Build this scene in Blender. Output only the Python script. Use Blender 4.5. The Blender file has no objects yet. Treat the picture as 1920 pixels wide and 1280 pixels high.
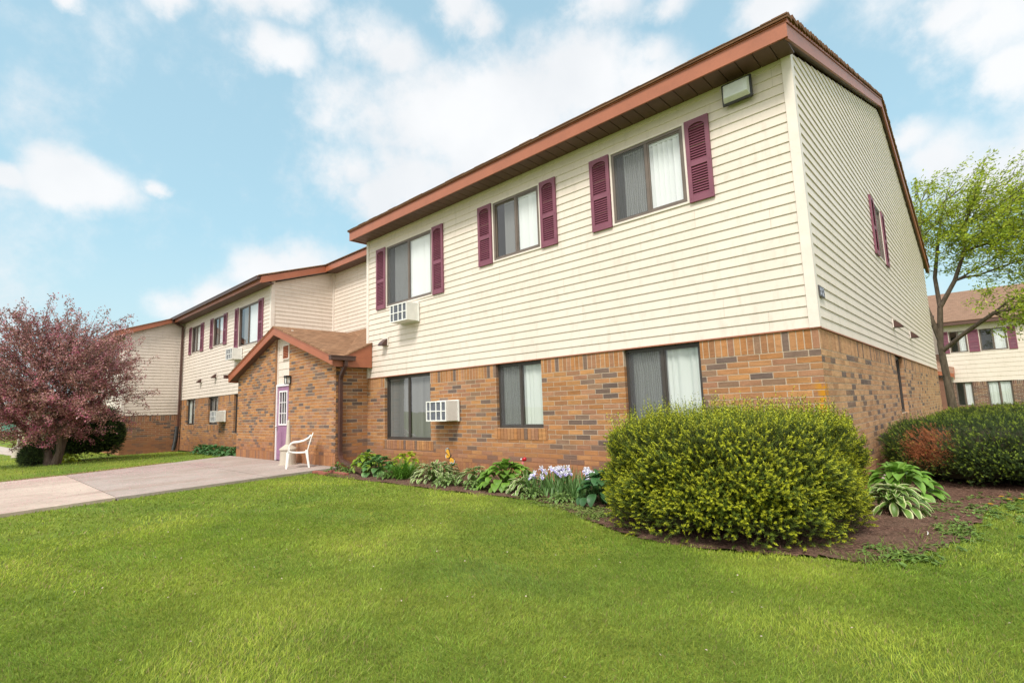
import bpy, math, random
import numpy as np
from mathutils import Vector, Matrix
random.seed(7); rng = np.random.default_rng(7)
C = bpy.context.scene.collection
R = math.radians

# ------------------------------------------------------------------ materials
def mat(name):
    m = bpy.data.materials.new(name); m.use_nodes = True
    nt = m.node_tree; nt.nodes.clear()
    return m, nt, nt.nodes, nt.links
def principled(nt, **kw):
    b = nt.nodes.new('ShaderNodeBsdfPrincipled')
    for k, v in kw.items():
        k = k.replace('_', ' ')
        if isinstance(v, (tuple, list)) and len(v) == 3: v = (*v, 1)
        b.inputs[k].default_value = v
    return b
def out(nt, sock):
    o = nt.nodes.new('ShaderNodeOutputMaterial'); nt.links.new(sock, o.inputs['Surface']); return o
def noise(nt, scale, detail=4, rough=.55, vec=None, dist=0):
    n = nt.nodes.new('ShaderNodeTexNoise'); n.inputs['Scale'].default_value = scale
    n.inputs['Detail'].default_value = detail; n.inputs['Roughness'].default_value = rough
    n.inputs['Distortion'].default_value = dist
    if vec is not None: nt.links.new(vec, n.inputs['Vector'])
    return n
def objco(nt, scale=(1, 1, 1)):
    g = nt.nodes.new('ShaderNodeNewGeometry')
    mp = nt.nodes.new('ShaderNodeMapping'); mp.inputs['Scale'].default_value = scale
    nt.links.new(g.outputs['Position'], mp.inputs['Vector']); return mp.outputs['Vector']
def rng_node(nt, sock, a, b, c, d):
    r = nt.nodes.new('ShaderNodeMapRange')
    for i, v in enumerate((a, b, c, d)): r.inputs[i + 1].default_value = v
    nt.links.new(sock, r.inputs[0]); return r.outputs[0]
def mix(nt, fac, a, b, mode='MIX'):
    m = nt.nodes.new('ShaderNodeMix'); m.data_type = 'RGBA'; m.blend_type = mode
    for s, i in ((fac, 0), (a, 6), (b, 7)):
        if hasattr(s, 'is_output') or isinstance(s, bpy.types.NodeSocket): nt.links.new(s, m.inputs[i])
        elif isinstance(s, (tuple, list)): m.inputs[i].default_value = (*s, 1)
        else: m.inputs[i].default_value = s
    return m.outputs[2]
def bump(nt, h, strength, dist, b):
    n = nt.nodes.new('ShaderNodeBump'); n.inputs['Strength'].default_value = strength; n.inputs['Distance'].default_value = dist
    nt.links.new(h, n.inputs['Height']); nt.links.new(n.outputs[0], b.inputs['Normal'])
def simple(name, col, rough=.6, var=.12, scale=6, metal=0, spec=.5, bmp=0):
    m, nt, N, L = mat(name)
    b = principled(nt, Roughness=rough, Metallic=metal, Specular_IOR_Level=spec)
    n = noise(nt, scale, vec=objco(nt)); n2 = noise(nt, scale * 14, vec=objco(nt))
    v = rng_node(nt, n.outputs[0], .3, .7, 1 - var, 1 + var)
    v2 = rng_node(nt, n2.outputs[0], .3, .7, 1 - var * .5, 1 + var * .5)
    mm = N.new('ShaderNodeMath'); mm.operation = 'MULTIPLY'; L.new(v, mm.inputs[0]); L.new(v2, mm.inputs[1])
    cc = mix(nt, 1.0, col, mm.outputs[0], 'MULTIPLY')
    L.new(cc, b.inputs['Base Color'])
    if bmp: bump(nt, n2.outputs[0], .3, bmp, b)
    out(nt, b.outputs[0]); return m
def foliage(name, trans=.3, rough=.5, spec=.3, var=.15):
    m, nt, N, L = mat(name)
    a = N.new('ShaderNodeAttribute'); a.attribute_name = 'Col'
    n = noise(nt, 3, vec=objco(nt)); v = rng_node(nt, n.outputs[0], .3, .7, 1 - var, 1 + var)
    cc = mix(nt, 1.0, a.outputs['Color'], v, 'MULTIPLY')
    b = principled(nt, Roughness=rough, Specular_IOR_Level=spec); L.new(cc, b.inputs['Base Color'])
    t = N.new('ShaderNodeBsdfTranslucent'); L.new(cc, t.inputs['Color'])
    ms = N.new('ShaderNodeMixShader'); ms.inputs[0].default_value = trans
    L.new(b.outputs[0], ms.inputs[1]); L.new(t.outputs[0], ms.inputs[2]); out(nt, ms.outputs[0]); return m

def brick_mat():
    m, nt, N, L = mat('brick')
    a = N.new('ShaderNodeAttribute'); a.attribute_name = 'Col'
    n = noise(nt, 5, vec=objco(nt, (1, 1, 6))); n2 = noise(nt, 60, 5, .6, objco(nt, (1, 1, 3))); n3 = noise(nt, .9, 3, .6, objco(nt))
    c = mix(nt, 1.0, a.outputs['Color'], rng_node(nt, n.outputs[0], .3, .7, .82, 1.18), 'MULTIPLY')
    c = mix(nt, 1.0, c, rng_node(nt, n2.outputs[0], .3, .7, .8, 1.2), 'MULTIPLY')
    # red wash where the ground water has stained the lowest courses
    g = N.new('ShaderNodeNewGeometry'); s = N.new('ShaderNodeSeparateXYZ'); L.new(g.outputs['Position'], s.inputs[0])
    add = N.new('ShaderNodeMath'); add.operation = 'MULTIPLY_ADD'; L.new(n3.outputs[0], add.inputs[0]); add.inputs[1].default_value = -.5; L.new(s.outputs[2], add.inputs[2])
    low = rng_node(nt, add.outputs[0], -.05, .3, .5, 0)
    c = mix(nt, low, c, (.31, .14, .075))
    # orange lichen on the corner
    lx = rng_node(nt, s.outputs[0], -.13, -.03, 0, 1); ly = rng_node(nt, s.outputs[1], .2, .03, 0, 1)
    lz = rng_node(nt, s.outputs[2], 1.42, 1.36, 0, 1); n4 = noise(nt, 9, 4, .6, objco(nt, (1, 1, .5)))
    l4 = rng_node(nt, n4.outputs[0], .47, .53, 0, 1)
    p = N.new('ShaderNodeMath'); p.operation = 'MULTIPLY'; L.new(lx, p.inputs[0]); L.new(ly, p.inputs[1])
    p2 = N.new('ShaderNodeMath'); p2.operation = 'MULTIPLY'; L.new(p.outputs[0], p2.inputs[0]); L.new(lz, p2.inputs[1])
    p3 = N.new('ShaderNodeMath'); p3.operation = 'MULTIPLY'; L.new(p2.outputs[0], p3.inputs[0]); L.new(l4, p3.inputs[1])
    c = mix(nt, p3.outputs[0], c, (.50, .22, .015))
    b = principled(nt, Roughness=.85, Specular_IOR_Level=.25); L.new(c, b.inputs['Base Color'])
    bump(nt, n2.outputs[0], .5, .003, b); out(nt, b.outputs[0]); return m
def mortar_mat():
    m, nt, N, L = mat('mortar')
    n = noise(nt, 40, vec=objco(nt)); n3 = noise(nt, .9, 3, .6, objco(nt))
    c = mix(nt, 1.0, (.50, .40, .30), rng_node(nt, n.outputs[0], .3, .7, .85, 1.15), 'MULTIPLY')
    g = N.new('ShaderNodeNewGeometry'); s = N.new('ShaderNodeSeparateXYZ'); L.new(g.outputs['Position'], s.inputs[0])
    add = N.new('ShaderNodeMath'); add.operation = 'MULTIPLY_ADD'; L.new(n3.outputs[0], add.inputs[0]); add.inputs[1].default_value = -.5; L.new(s.outputs[2], add.inputs[2])
    c = mix(nt, rng_node(nt, add.outputs[0], .05, .45, .92, 0), c, (.30, .13, .07))
    b = principled(nt, Roughness=.95, Specular_IOR_Level=.1); L.new(c, b.inputs['Base Color']); out(nt, b.outputs[0]); return m
def siding_mat():
    m, nt, N, L = mat('vinyl_siding')
    n = noise(nt, 1.3, 4, .6, objco(nt, (1, 1, .6))); n2 = noise(nt, 10, 5, .6, objco(nt, (1, 1, .35)))
    n3 = noise(nt, 22, 3, .5, objco(nt, (1, 1, .08)))
    c = mix(nt, rng_node(nt, n.outputs[0], .35, .7, 0, 1), (.755, .662, .582), (.70, .61, .53))
    c = mix(nt, rng_node(nt, n2.outputs[0], .52, .72, 0, .4), c, (.52, .45, .37))
    c = mix(nt, rng_node(nt, n3.outputs[0], .6, .8, 0, .25), c, (.5, .44, .33))
    b = principled(nt, Roughness=.42, Specular_IOR_Level=.35); L.new(c, b.inputs['Base Color'])
    bump(nt, n2.outputs[0], .12, .004, b); out(nt, b.outputs[0]); return m
def shingle_mat(name='shingles', c1=(.25, .135, .075), c2=(.12, .062, .036), c3=(.40, .235, .135)):
    m, nt, N, L = mat(name)
    uv = N.new('ShaderNodeUVMap'); uv.uv_map = 'UVMap'
    nd = noise(nt, 3, 3, .5, uv.outputs[0])
    br = N.new('ShaderNodeTexBrick'); L.new(uv.outputs[0], br.inputs['Vector'])
    br.inputs['Scale'].default_value = 1; br.inputs['Brick Width'].default_value = .19; br.inputs['Row Height'].default_value = .13
    br.inputs['Mortar Size'].default_value = .008; br.inputs['Bias'].default_value = 0
    br.inputs['Color1'].default_value = (*c1, 1); br.inputs['Color2'].default_value = (*c3, 1); br.inputs['Mortar'].default_value = (*c2, 1)
    br.inputs['Mortar Smooth'].default_value = .3
    br2 = N.new('ShaderNodeTexBrick'); L.new(uv.outputs[0], br2.inputs['Vector']); br2.inputs['Scale'].default_value = 1
    br2.inputs['Brick Width'].default_value = .31; br2.inputs['Row Height'].default_value = .13; br2.inputs['Mortar Size'].default_value = 0
    br2.inputs['Color1'].default_value = (*c1, 1); br2.inputs['Color2'].default_value = (*c2, 1); br2.inputs['Mortar'].default_value = (*c2, 1)
    c = mix(nt, .45, br.outputs[0], br2.outputs[0])
    n = noise(nt, 180, 3, .7, uv.outputs[0]); c = mix(nt, 1.0, c, rng_node(nt, n.outputs[0], .3, .7, .7, 1.3), 'MULTIPLY')
    c = mix(nt, 1.0, c, rng_node(nt, nd.outputs[0], .3, .7, .85, 1.15), 'MULTIPLY')
    b = principled(nt, Roughness=.95, Specular_IOR_Level=.15); L.new(c, b.inputs['Base Color'])
    bump(nt, br.outputs['Fac'], -.6, .006, b); out(nt, b.outputs[0]); return m
def glass_mat():
    m, nt, N, L = mat('window_glass')
    t = N.new('ShaderNodeBsdfTransparent'); t.inputs[0].default_value = (.97, .985, .985, 1)
    g = N.new('ShaderNodeBsdfGlossy'); g.inputs['Roughness'].default_value = .015; g.inputs['Color'].default_value = (.95, .97, 1, 1)
    n = noise(nt, 1.6, 2, .5, objco(nt)); bp = N.new('ShaderNodeBump'); bp.inputs['Strength'].default_value = .12; bp.inputs['Distance'].default_value = .02
    L.new(n.outputs[0], bp.inputs['Height']); L.new(bp.outputs[0], g.inputs['Normal'])
    f = N.new('ShaderNodeLayerWeight'); f.inputs['Blend'].default_value = .5     # same from both sides of the thin pane
    pw = N.new('ShaderNodeMath'); pw.operation = 'POWER'; L.new(f.outputs['Facing'], pw.inputs[0]); pw.inputs[1].default_value = 4
    fm = rng_node(nt, pw.outputs[0], 0, 1, .08, .95)
    ms = N.new('ShaderNodeMixShader'); L.new(fm, ms.inputs[0]); L.new(t.outputs[0], ms.inputs[1]); L.new(g.outputs[0], ms.inputs[2])
    out(nt, ms.outputs[0]); return m
def screen_mat():
    m, nt, N, L = mat('insect_screen')
    t = N.new('ShaderNodeBsdfTransparent')
    d = principled(nt, Base_Color=(.10, .10, .105), Roughness=.6)
    # the mesh of the screen beats against the slats behind it: wavy moire
    w = N.new('ShaderNodeTexWave'); w.inputs['Scale'].default_value = 3.; w.inputs['Distortion'].default_value = 9; w.inputs['Detail'].default_value = 1
    w.inputs['Detail Scale'].default_value = .7; L.new(objco(nt, (3, 3, 1.2)), w.inputs['Vector'])
    fm = rng_node(nt, w.outputs['Fac'], 0, 1, .50, .66)
    ms = N.new('ShaderNodeMixShader'); L.new(fm, ms.inputs[0]); L.new(t.outputs[0], ms.inputs[1]); L.new(d.outputs[0], ms.inputs[2])
    out(nt, ms.outputs[0]); return m
def blind_mat(name, col, trans=.2):
    m, nt, N, L = mat(name)
    b = principled(nt, Roughness=.6, Base_Color=col)
    t = N.new('ShaderNodeBsdfTranslucent'); t.inputs[0].default_value = (*col, 1)
    ms = N.new('ShaderNodeMixShader'); ms.inputs[0].default_value = trans
    L.new(b.outputs[0], ms.inputs[1]); L.new(t.outputs[0], ms.inputs[2]); out(nt, ms.outputs[0]); return m
def ground_mat():
    m, nt, N, L = mat('turf')
    v = objco(nt); vs = objco(nt, (.35, 1, 1))
    a = noise(nt, .8, 4, .6, v, .4); b_ = noise(nt, 7, 5, .65, v); c_ = noise(nt, 90, 4, .7, v); w = noise(nt, .55, 3, .55, vs)
    c = mix(nt, rng_node(nt, a.outputs[0], .35, .65, 0, 1), (.14, .20, .026), (.23, .26, .035))
    c = mix(nt, rng_node(nt, w.outputs[0], .4, .62, 0, .6), c, (.10, .165, .026))
    c = mix(nt, 1.0, c, rng_node(nt, b_.outputs[0], .3, .7, .75, 1.25), 'MULTIPLY')
    c = mix(nt, 1.0, c, rng_node(nt, c_.outputs[0], .3, .7, .6, 1.4), 'MULTIPLY')
    b = principled(nt, Roughness=.9, Specular_IOR_Level=.15); L.new(c, b.inputs['Base Color'])
    bump(nt, c_.outputs[0], .8, .02, b); out(nt, b.outputs[0]); return m
def concrete_mat(name, base, alt, pink=.0):
    m, nt, N, L = mat(name)
    v = objco(nt); a = noise(nt, 1.1, 5, .6, v, .3); f = noise(nt, 120, 4, .7, v); g = noise(nt, 12, 5, .65, v)
    st = noise(nt, 1.6, 5, .6, objco(nt, (.9, .25, 1)), .6)
    c = mix(nt, rng_node(nt, a.outputs[0], .35, .65, 0, 1), base, alt)
    c = mix(nt, rng_node(nt, st.outputs[0], .48, .66, 0, .6), c, (.31, .24, .19))
    if pink: c = mix(nt, rng_node(nt, g.outputs[0], .35, .7, 0, pink), c, (.52, .26, .27))
    c = mix(nt, 1.0, c, rng_node(nt, g.outputs[0], .3, .7, .9, 1.1), 'MULTIPLY')
    c = mix(nt, 1.0, c, rng_node(nt, f.outputs[0], .3, .7, .82, 1.18), 'MULTIPLY')
    b = principled(nt, Roughness=.9, Specular_IOR_Level=.2); L.new(c, b.inputs['Base Color'])
    bump(nt, f.outputs[0], .4, .004, b); out(nt, b.outputs[0]); return m
def mulch_mat():
    m, nt, N, L = mat('bark_mulch')
    v = objco(nt); vo = N.new('ShaderNodeTexVoronoi'); vo.inputs['Scale'].default_value = 55; L.new(objco(nt, (.7, 1.5, 1)), vo.inputs['Vector'])
    n = noise(nt, 2.2, 4, .6, v); f = noise(nt, 80, 4, .7, v)
    c = mix(nt, rng_node(nt, vo.outputs['Color'], .2, .8, 0, 1), (.06, .03, .022), (.21, .12, .085))
    c = mix(nt, rng_node(nt, n.outputs[0], .42, .62, 0, .8), c, (.16, .10, .07))
    c = mix(nt, 1.0, c, rng_node(nt, f.outputs[0], .3, .7, .6, 1.4), 'MULTIPLY')
    b = principled(nt, Roughness=.95, Specular_IOR_Level=.15); L.new(c, b.inputs['Base Color'])
    bump(nt, vo.outputs['Distance'], .8, .02, b); out(nt, b.outputs[0]); return m
def bark_mat(name, c1, c2):
    m, nt, N, L = mat(name)
    n = noise(nt, 14, 6, .65, objco(nt, (1, 1, .25))); n2 = noise(nt, 50, 4, .6, objco(nt, (1, 1, .3)))
    c = mix(nt, rng_node(nt, n.outputs[0], .35, .65, 0, 1), c1, c2)
    b = principled(nt, Roughness=.9, Specular_IOR_Level=.2); L.new(c, b.inputs['Base Color'])
    bump(nt, n2.outputs[0], .8, .02, b); out(nt, b.outputs[0]); return m

M = dict(
    brick=brick_mat(), mortar=mortar_mat(), siding=siding_mat(), shingle=shingle_mat(), glass=glass_mat(), screen=screen_mat(),
    farshingle=shingle_mat('far_shingles', (.25, .15, .10), (.20, .12, .08), (.30, .19, .13)),
    trim=simple('cream_trim', (.76, .68, .61), .45, .05), fascia=simple('brown_metal', (.36, .118, .06), .42, .10, 2.2),
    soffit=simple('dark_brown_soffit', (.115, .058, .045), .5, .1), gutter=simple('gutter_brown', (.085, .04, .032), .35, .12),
    shutter=simple('plum_shutter', (.205, .062, .098), .5, .12, 5), bronze=simple('bronze_aluminium', (.15, .115, .095), .4, .12),
    darkbronze=simple('dark_bronze', (.055, .045, .04), .4, .1),
    blind=blind_mat('white_blind', (.90, .905, .91)), greyblind=blind_mat('grey_blind', (.22, .215, .21), .1), sheer=blind_mat('sheer_curtain', (.80, .84, .79), .25),
    interior=simple('room_wall', (.20, .185, .165), .9, .1), white=simple('white_plastic', (.82, .81, .78), .4, .05),
    acgrille=simple('grey_blue_grille', (.16, .17, .21), .5, .2, 12), acside=simple('ac_case', (.72, .71, .67), .5, .08),
    door=simple('purple_door', (.30, .155, .262), .5, .14, 3), doorframe=simple('white_door_frame', (.80, .77, .78), .45, .06),
    metal=simple('brushed_metal', (.6, .58, .55), .3, .05, metal=.8), black=simple('black_metal', (.03, .028, .028), .45, .2),
    lens=simple('frosted_lens', (.62, .65, .62), .22, .10, 9), blackpipe=simple('black_corrugated_pipe', (.02, .02, .022), .5, .1),
    turf=ground_mat(), slab=concrete_mat('walk_concrete', (.41, .36, .32), (.34, .295, .255), .16), slab2=concrete_mat('pale_walk_concrete', (.55, .47, .385), (.46, .38, .315), .2),
    path=concrete_mat('path_concrete', (.5, .43, .38), (.45, .38, .33)), mulch=mulch_mat(), joint=simple('joint_dirt', (.09, .05, .04), .95, .2),
    grass=foliage('grass_blade', .35, .55, .25, .12), leaf=foliage('leaf', .28, .42, .4), treeleaf=foliage('tree_leaf', .48, .5, .25), needle=foliage('needle', .18, .55, .25),
    petal=foliage('petal', .3, .6, .2), barkc=bark_mat('cherry_bark', (.075, .05, .04), (.17, .125, .10)), barkt=bark_mat('tree_bark', (.07, .052, .038), (.15, .115, .085)),
    darkcore=simple('dark_inner_core', (.035, .030, .012), .95, .3), beige=simple('beige_plastic', (.50, .44, .36), .55, .08),
    paver=simple('red_brick_edging', (.26, .085, .06), .9, .25, 12, bmp=.004), cream=simple('cream_wall', (.72, .66, .52), .6, .08), mintdoor=simple('green_panel', (.12, .30, .24), .6, .1),
    plaque=simple('number_plaque', (.07, .06, .06), .5, .1), digit=simple('plaque_digit', (.45, .48, .58), .5, .1), seam=simple('lap_shadow', (.42, .36, .28), .7, .1), wood=simple('weathered_board', (.42, .36, .29), .85, .2, 9),
)

# ------------------------------------------------------------------ mesh helpers
class MB:
    def __init__(s): s.v = []; s.f = []; s.m = []; s.c = []; s.uv = []
    def quad(s, pts, m=0, c=None, uv=None):
        n = len(s.v); s.v += [tuple(p) for p in pts]; s.f.append(tuple(range(n, n + len(pts)))); s.m.append(m); s.c.append(c)
        s.uv.append(uv if uv else [(0, 0)] * len(pts))
    def hexa(s, p, m=0, c=None, skip=()):
        for k, ix in enumerate(((0, 3, 2, 1), (4, 5, 6, 7), (0, 1, 5, 4), (1, 2, 6, 5), (2, 3, 7, 6), (3, 0, 4, 7))):
            if k in skip: continue
            s.quad([p[i] for i in ix], m, c)
    def box(s, x0, x1, y0, y1, z0, z1, m=0, c=None, skip=()):
        s.hexa([(x0, y0, z0), (x1, y0, z0), (x1, y1, z0), (x0, y1, z0), (x0, y0, z1), (x1, y0, z1), (x1, y1, z1), (x0, y1, z1)], m, c, skip)
    def tube(s, pts, rad, n=8, m=0, c=None, cap=True):
        pts = [Vector(p) for p in pts]; rs = rad if isinstance(rad, (list, tuple)) else [rad] * len(pts)
        rings = []; prev = None
        for i, p in enumerate(pts):
            d = (pts[min(i + 1, len(pts) - 1)] - pts[max(i - 1, 0)]).normalized()
            if prev is None:
                a = Vector((0, 0, 1)) if abs(d.z) < .9 else Vector((1, 0, 0)); u = d.cross(a).normalized()
            else: u = (prev - d * prev.dot(d)).normalized()
            prev = u; w = d.cross(u); b = len(s.v)
            for k in range(n):
                t = 2 * math.pi * k / n; s.v.append(tuple(p + (u * math.cos(t) + w * math.sin(t)) * rs[i]))
            rings.append(b)
        for a, b in zip(rings, rings[1:]):
            for k in range(n):
                s.f.append((a + k, a + (k + 1) % n, b + (k + 1) % n, b + k)); s.m.append(m); s.c.append(c); s.uv.append([(0, 0)] * 4)
        if cap:
            for r, rev in ((rings[0], True), (rings[-1], False)):
                ix = list(range(r, r + n)); ix = ix[::-1] if rev else ix
                s.f.append(tuple(ix)); s.m.append(m); s.c.append(c); s.uv.append([(0, 0)] * n)
    def strip(s, pts, w, h, side, m=0):   # rectangular-section bar along pts; side = width direction
        pts = [Vector(p) for p in pts]; side = Vector(side).normalized(); rings = []
        for i, p in enumerate(pts):
            d = (pts[min(i + 1, len(pts) - 1)] - pts[max(i - 1, 0)]).normalized(); up = d.cross(side).normalized()
            ww = w[i] if isinstance(w, (list, tuple)) else w; hh = h[i] if isinstance(h, (list, tuple)) else h
            rings.append([p + side * ww / 2 * a + up * hh / 2 * b for a, b in ((-1, -1), (1, -1), (1, 1), (-1, 1))])
        for a, b in zip(rings, rings[1:]):
            for k in range(4): s.quad([a[k], a[(k + 1) % 4], b[(k + 1) % 4], b[k]], m)
        s.quad(rings[0][::-1], m); s.quad(rings[-1], m)
    def build(s, name, mats, parent=None, smooth=False, bevel=0):
        me = bpy.data.meshes.new(name); me.from_pydata(s.v, [], s.f)
        mats = mats if isinstance(mats, (list, tuple)) else [mats]
        for m in mats: me.materials.append(m)
        me.polygons.foreach_set('material_index', s.m)
        if any(c is not None for c in s.c):
            a = me.color_attributes.new('Col', 'FLOAT_COLOR', 'CORNER'); d = []
            for f, c in zip(s.f, s.c): d += list((*(c or (1, 1, 1)), 1)) * len(f)
            a.data.foreach_set('color', d)
        uv = me.uv_layers.new(name='UVMap'); d = []
        for u in s.uv:
            for q in u: d += [q[0], q[1]]
        uv.data.foreach_set('uv', d)
        if smooth: me.polygons.foreach_set('use_smooth', [True] * len(s.f))
        o = bpy.data.objects.new(name, me); C.objects.link(o)
        if parent: o.parent = parent
        if bevel:
            b = o.modifiers.new('bevel', 'BEVEL'); b.width = bevel; b.segments = 2; b.limit_method = 'ANGLE'
            w = o.modifiers.new('weld', 'WELD'); w.merge_threshold = 1e-5
            o.modifiers.move(1, 0)
        return o
def npmesh(name, V, F, mats, parent=None, col=None, smooth=False):
    """V (n,3), F list of int arrays (m,k), col (n,3) per vertex"""
    me = bpy.data.meshes.new(name); V = np.asarray(V, np.float32)
    me.vertices.add(len(V)); me.vertices.foreach_set('co', V.ravel())
    loops = np.concatenate([f.ravel() for f in F]).astype(np.int32)
    tot = np.concatenate([np.full(len(f), f.shape[1]) for f in F]).astype(np.int32)
    st = np.concatenate([[0], np.cumsum(tot)[:-1]]).astype(np.int32)
    me.loops.add(len(loops)); me.loops.foreach_set('vertex_index', loops)
    me.polygons.add(len(tot)); me.polygons.foreach_set('loop_start', st); me.polygons.foreach_set('loop_total', tot)
    if smooth: me.polygons.foreach_set('use_smooth', np.ones(len(tot), bool))
    for m in (mats if isinstance(mats, (list, tuple)) else [mats]): me.materials.append(m)
    if col is not None:
        a = me.color_attributes.new('Col', 'FLOAT_COLOR', 'POINT')
        a.data.foreach_set('color', np.concatenate([col, np.ones((len(col), 1))], 1).astype(np.float32).ravel())
    me.update(); me.validate()
    o = bpy.data.objects.new(name, me); C.objects.link(o)
    if parent: o.parent = parent
    return o
def tag(o, label=None, cat=None, group=None, kind=None):
    if label: o['label'] = label
    if cat: o['category'] = cat
    if group: o['group'] = group
    if kind: o['kind'] = kind
    return o
def thing(name, loc, label, cat, group=None, rz=0):
    o = bpy.data.objects.new(name, None); o.empty_display_size = .2; C.objects.link(o); o.location = loc; o.rotation_euler.z = rz
    return tag(o, label, cat, group)
def copy_tree(o, parent=None):
    c = o.copy(); C.objects.link(c)
    if parent: c.parent = parent
    for ch in list(o.children): copy_tree(ch, c)
    return c

class Plane:
    """wall frame: P(u, o, z); u along the wall, o outward"""
    def __init__(s, org, u, n): s.o = Vector(org); s.u = Vector(u); s.n = Vector(n)
    def __call__(s, u, o, z): return tuple(s.o + s.u * u + s.n * o + Vector((0, 0, z)))
    def box(s, mb, u0, u1, o0, o1, z0, z1, m=0, c=None, skip=()):
        mb.hexa([s(u0, o0, z0), s(u1, o0, z0), s(u1, o1, z0), s(u0, o1, z0), s(u0, o0, z1), s(u1, o0, z1), s(u1, o1, z1), s(u0, o1, z1)], m, c, skip)

def subtract(iv, holes):
    res = [iv]
    for a, b in holes:
        nr = []
        for x, y in res:
            if b <= x or a >= y: nr.append((x, y)); continue
            if a > x: nr.append((x, a))
            if b < y: nr.append((b, y))
        res = nr
    return [(x, y) for x, y in res if y - x > .012]

def siding(P, lim, z0, z1, holes, root, step=.125, name='siding_wall', phase=0):
    mb = MB(); cuts = {z0, z1}; k = 0
    while z0 + phase + k * step < z1: cuts.add(max(z0, z0 + phase + k * step)); k += 1
    for h in holes:
        for z in h[2:]:
            if z0 < z < z1: cuts.add(z)
    cs = sorted(cuts)
    cs = [c for i, c in enumerate(cs) if i == 0 or c - cs[i - 1] > 1e-4]
    for a, b in zip(cs, cs[1:]):
        mid = (a + b) / 2; base = z0 + phase + math.floor((mid - z0 - phase) / step) * step
        t0 = (a - base) / step; t1 = (b - base) / step
        o0, o1 = .015 - .012 * t0, .015 - .012 * t1
        hs = [(h[0], h[1]) for h in holes if h[2] < mid < h[3]]
        l0, r0 = lim(a); l1, r1 = lim(b); lm, rm = lim(mid)
        for x, y in subtract((lm, rm), hs):
            xa, xb = (l0, l1) if abs(x - lm) < 1e-6 else (x, x)
            ya, yb = (r0, r1) if abs(y - rm) < 1e-6 else (y, y)
            mb.quad([P(xa, o0, a), P(ya, o0, a), P(yb, o1, b), P(xb, o1, b)])
            if t0 < .01:
                mb.quad([P(xa, .0, a), P(ya, .0, a), P(ya, .015, a - .0), P(xa, .015, a)])
                mb.quad([P(xa, .015, a), P(ya, .015, a), P(ya, .0155, a + .008), P(xa, .0155, a + .008)])
    # overlapping panel ends: a lap line every few metres on each double course
    ends = lim((z0 + z1) / 2); kk = 0; zz = z0 + phase
    while zz + 2 * step < z1 - .02:
        u = ends[0] + random.uniform(.6, 3.6)
        while u < ends[1] - .2:
            lm0, lm1 = lim(zz + 2 * step)
            if lm0 + .05 < u < lm1 - .05 and not any(h[0] - .1 < u < h[1] + .1 and h[3] > zz and h[2] < zz + 2 * step for h in holes):
                for q in (0, 1):
                    a_ = zz + q * step; mb.quad([P(u, .0165, a_ + .008), P(u + .003, .0165, a_ + .008), P(u + .003, .0045, a_ + step - .002), P(u, .0045, a_ + step - .002)], 1)
            u += 3.66
        zz += 2 * step
    return mb.build(name, [M['siding'], M['seam']], root)

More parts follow.
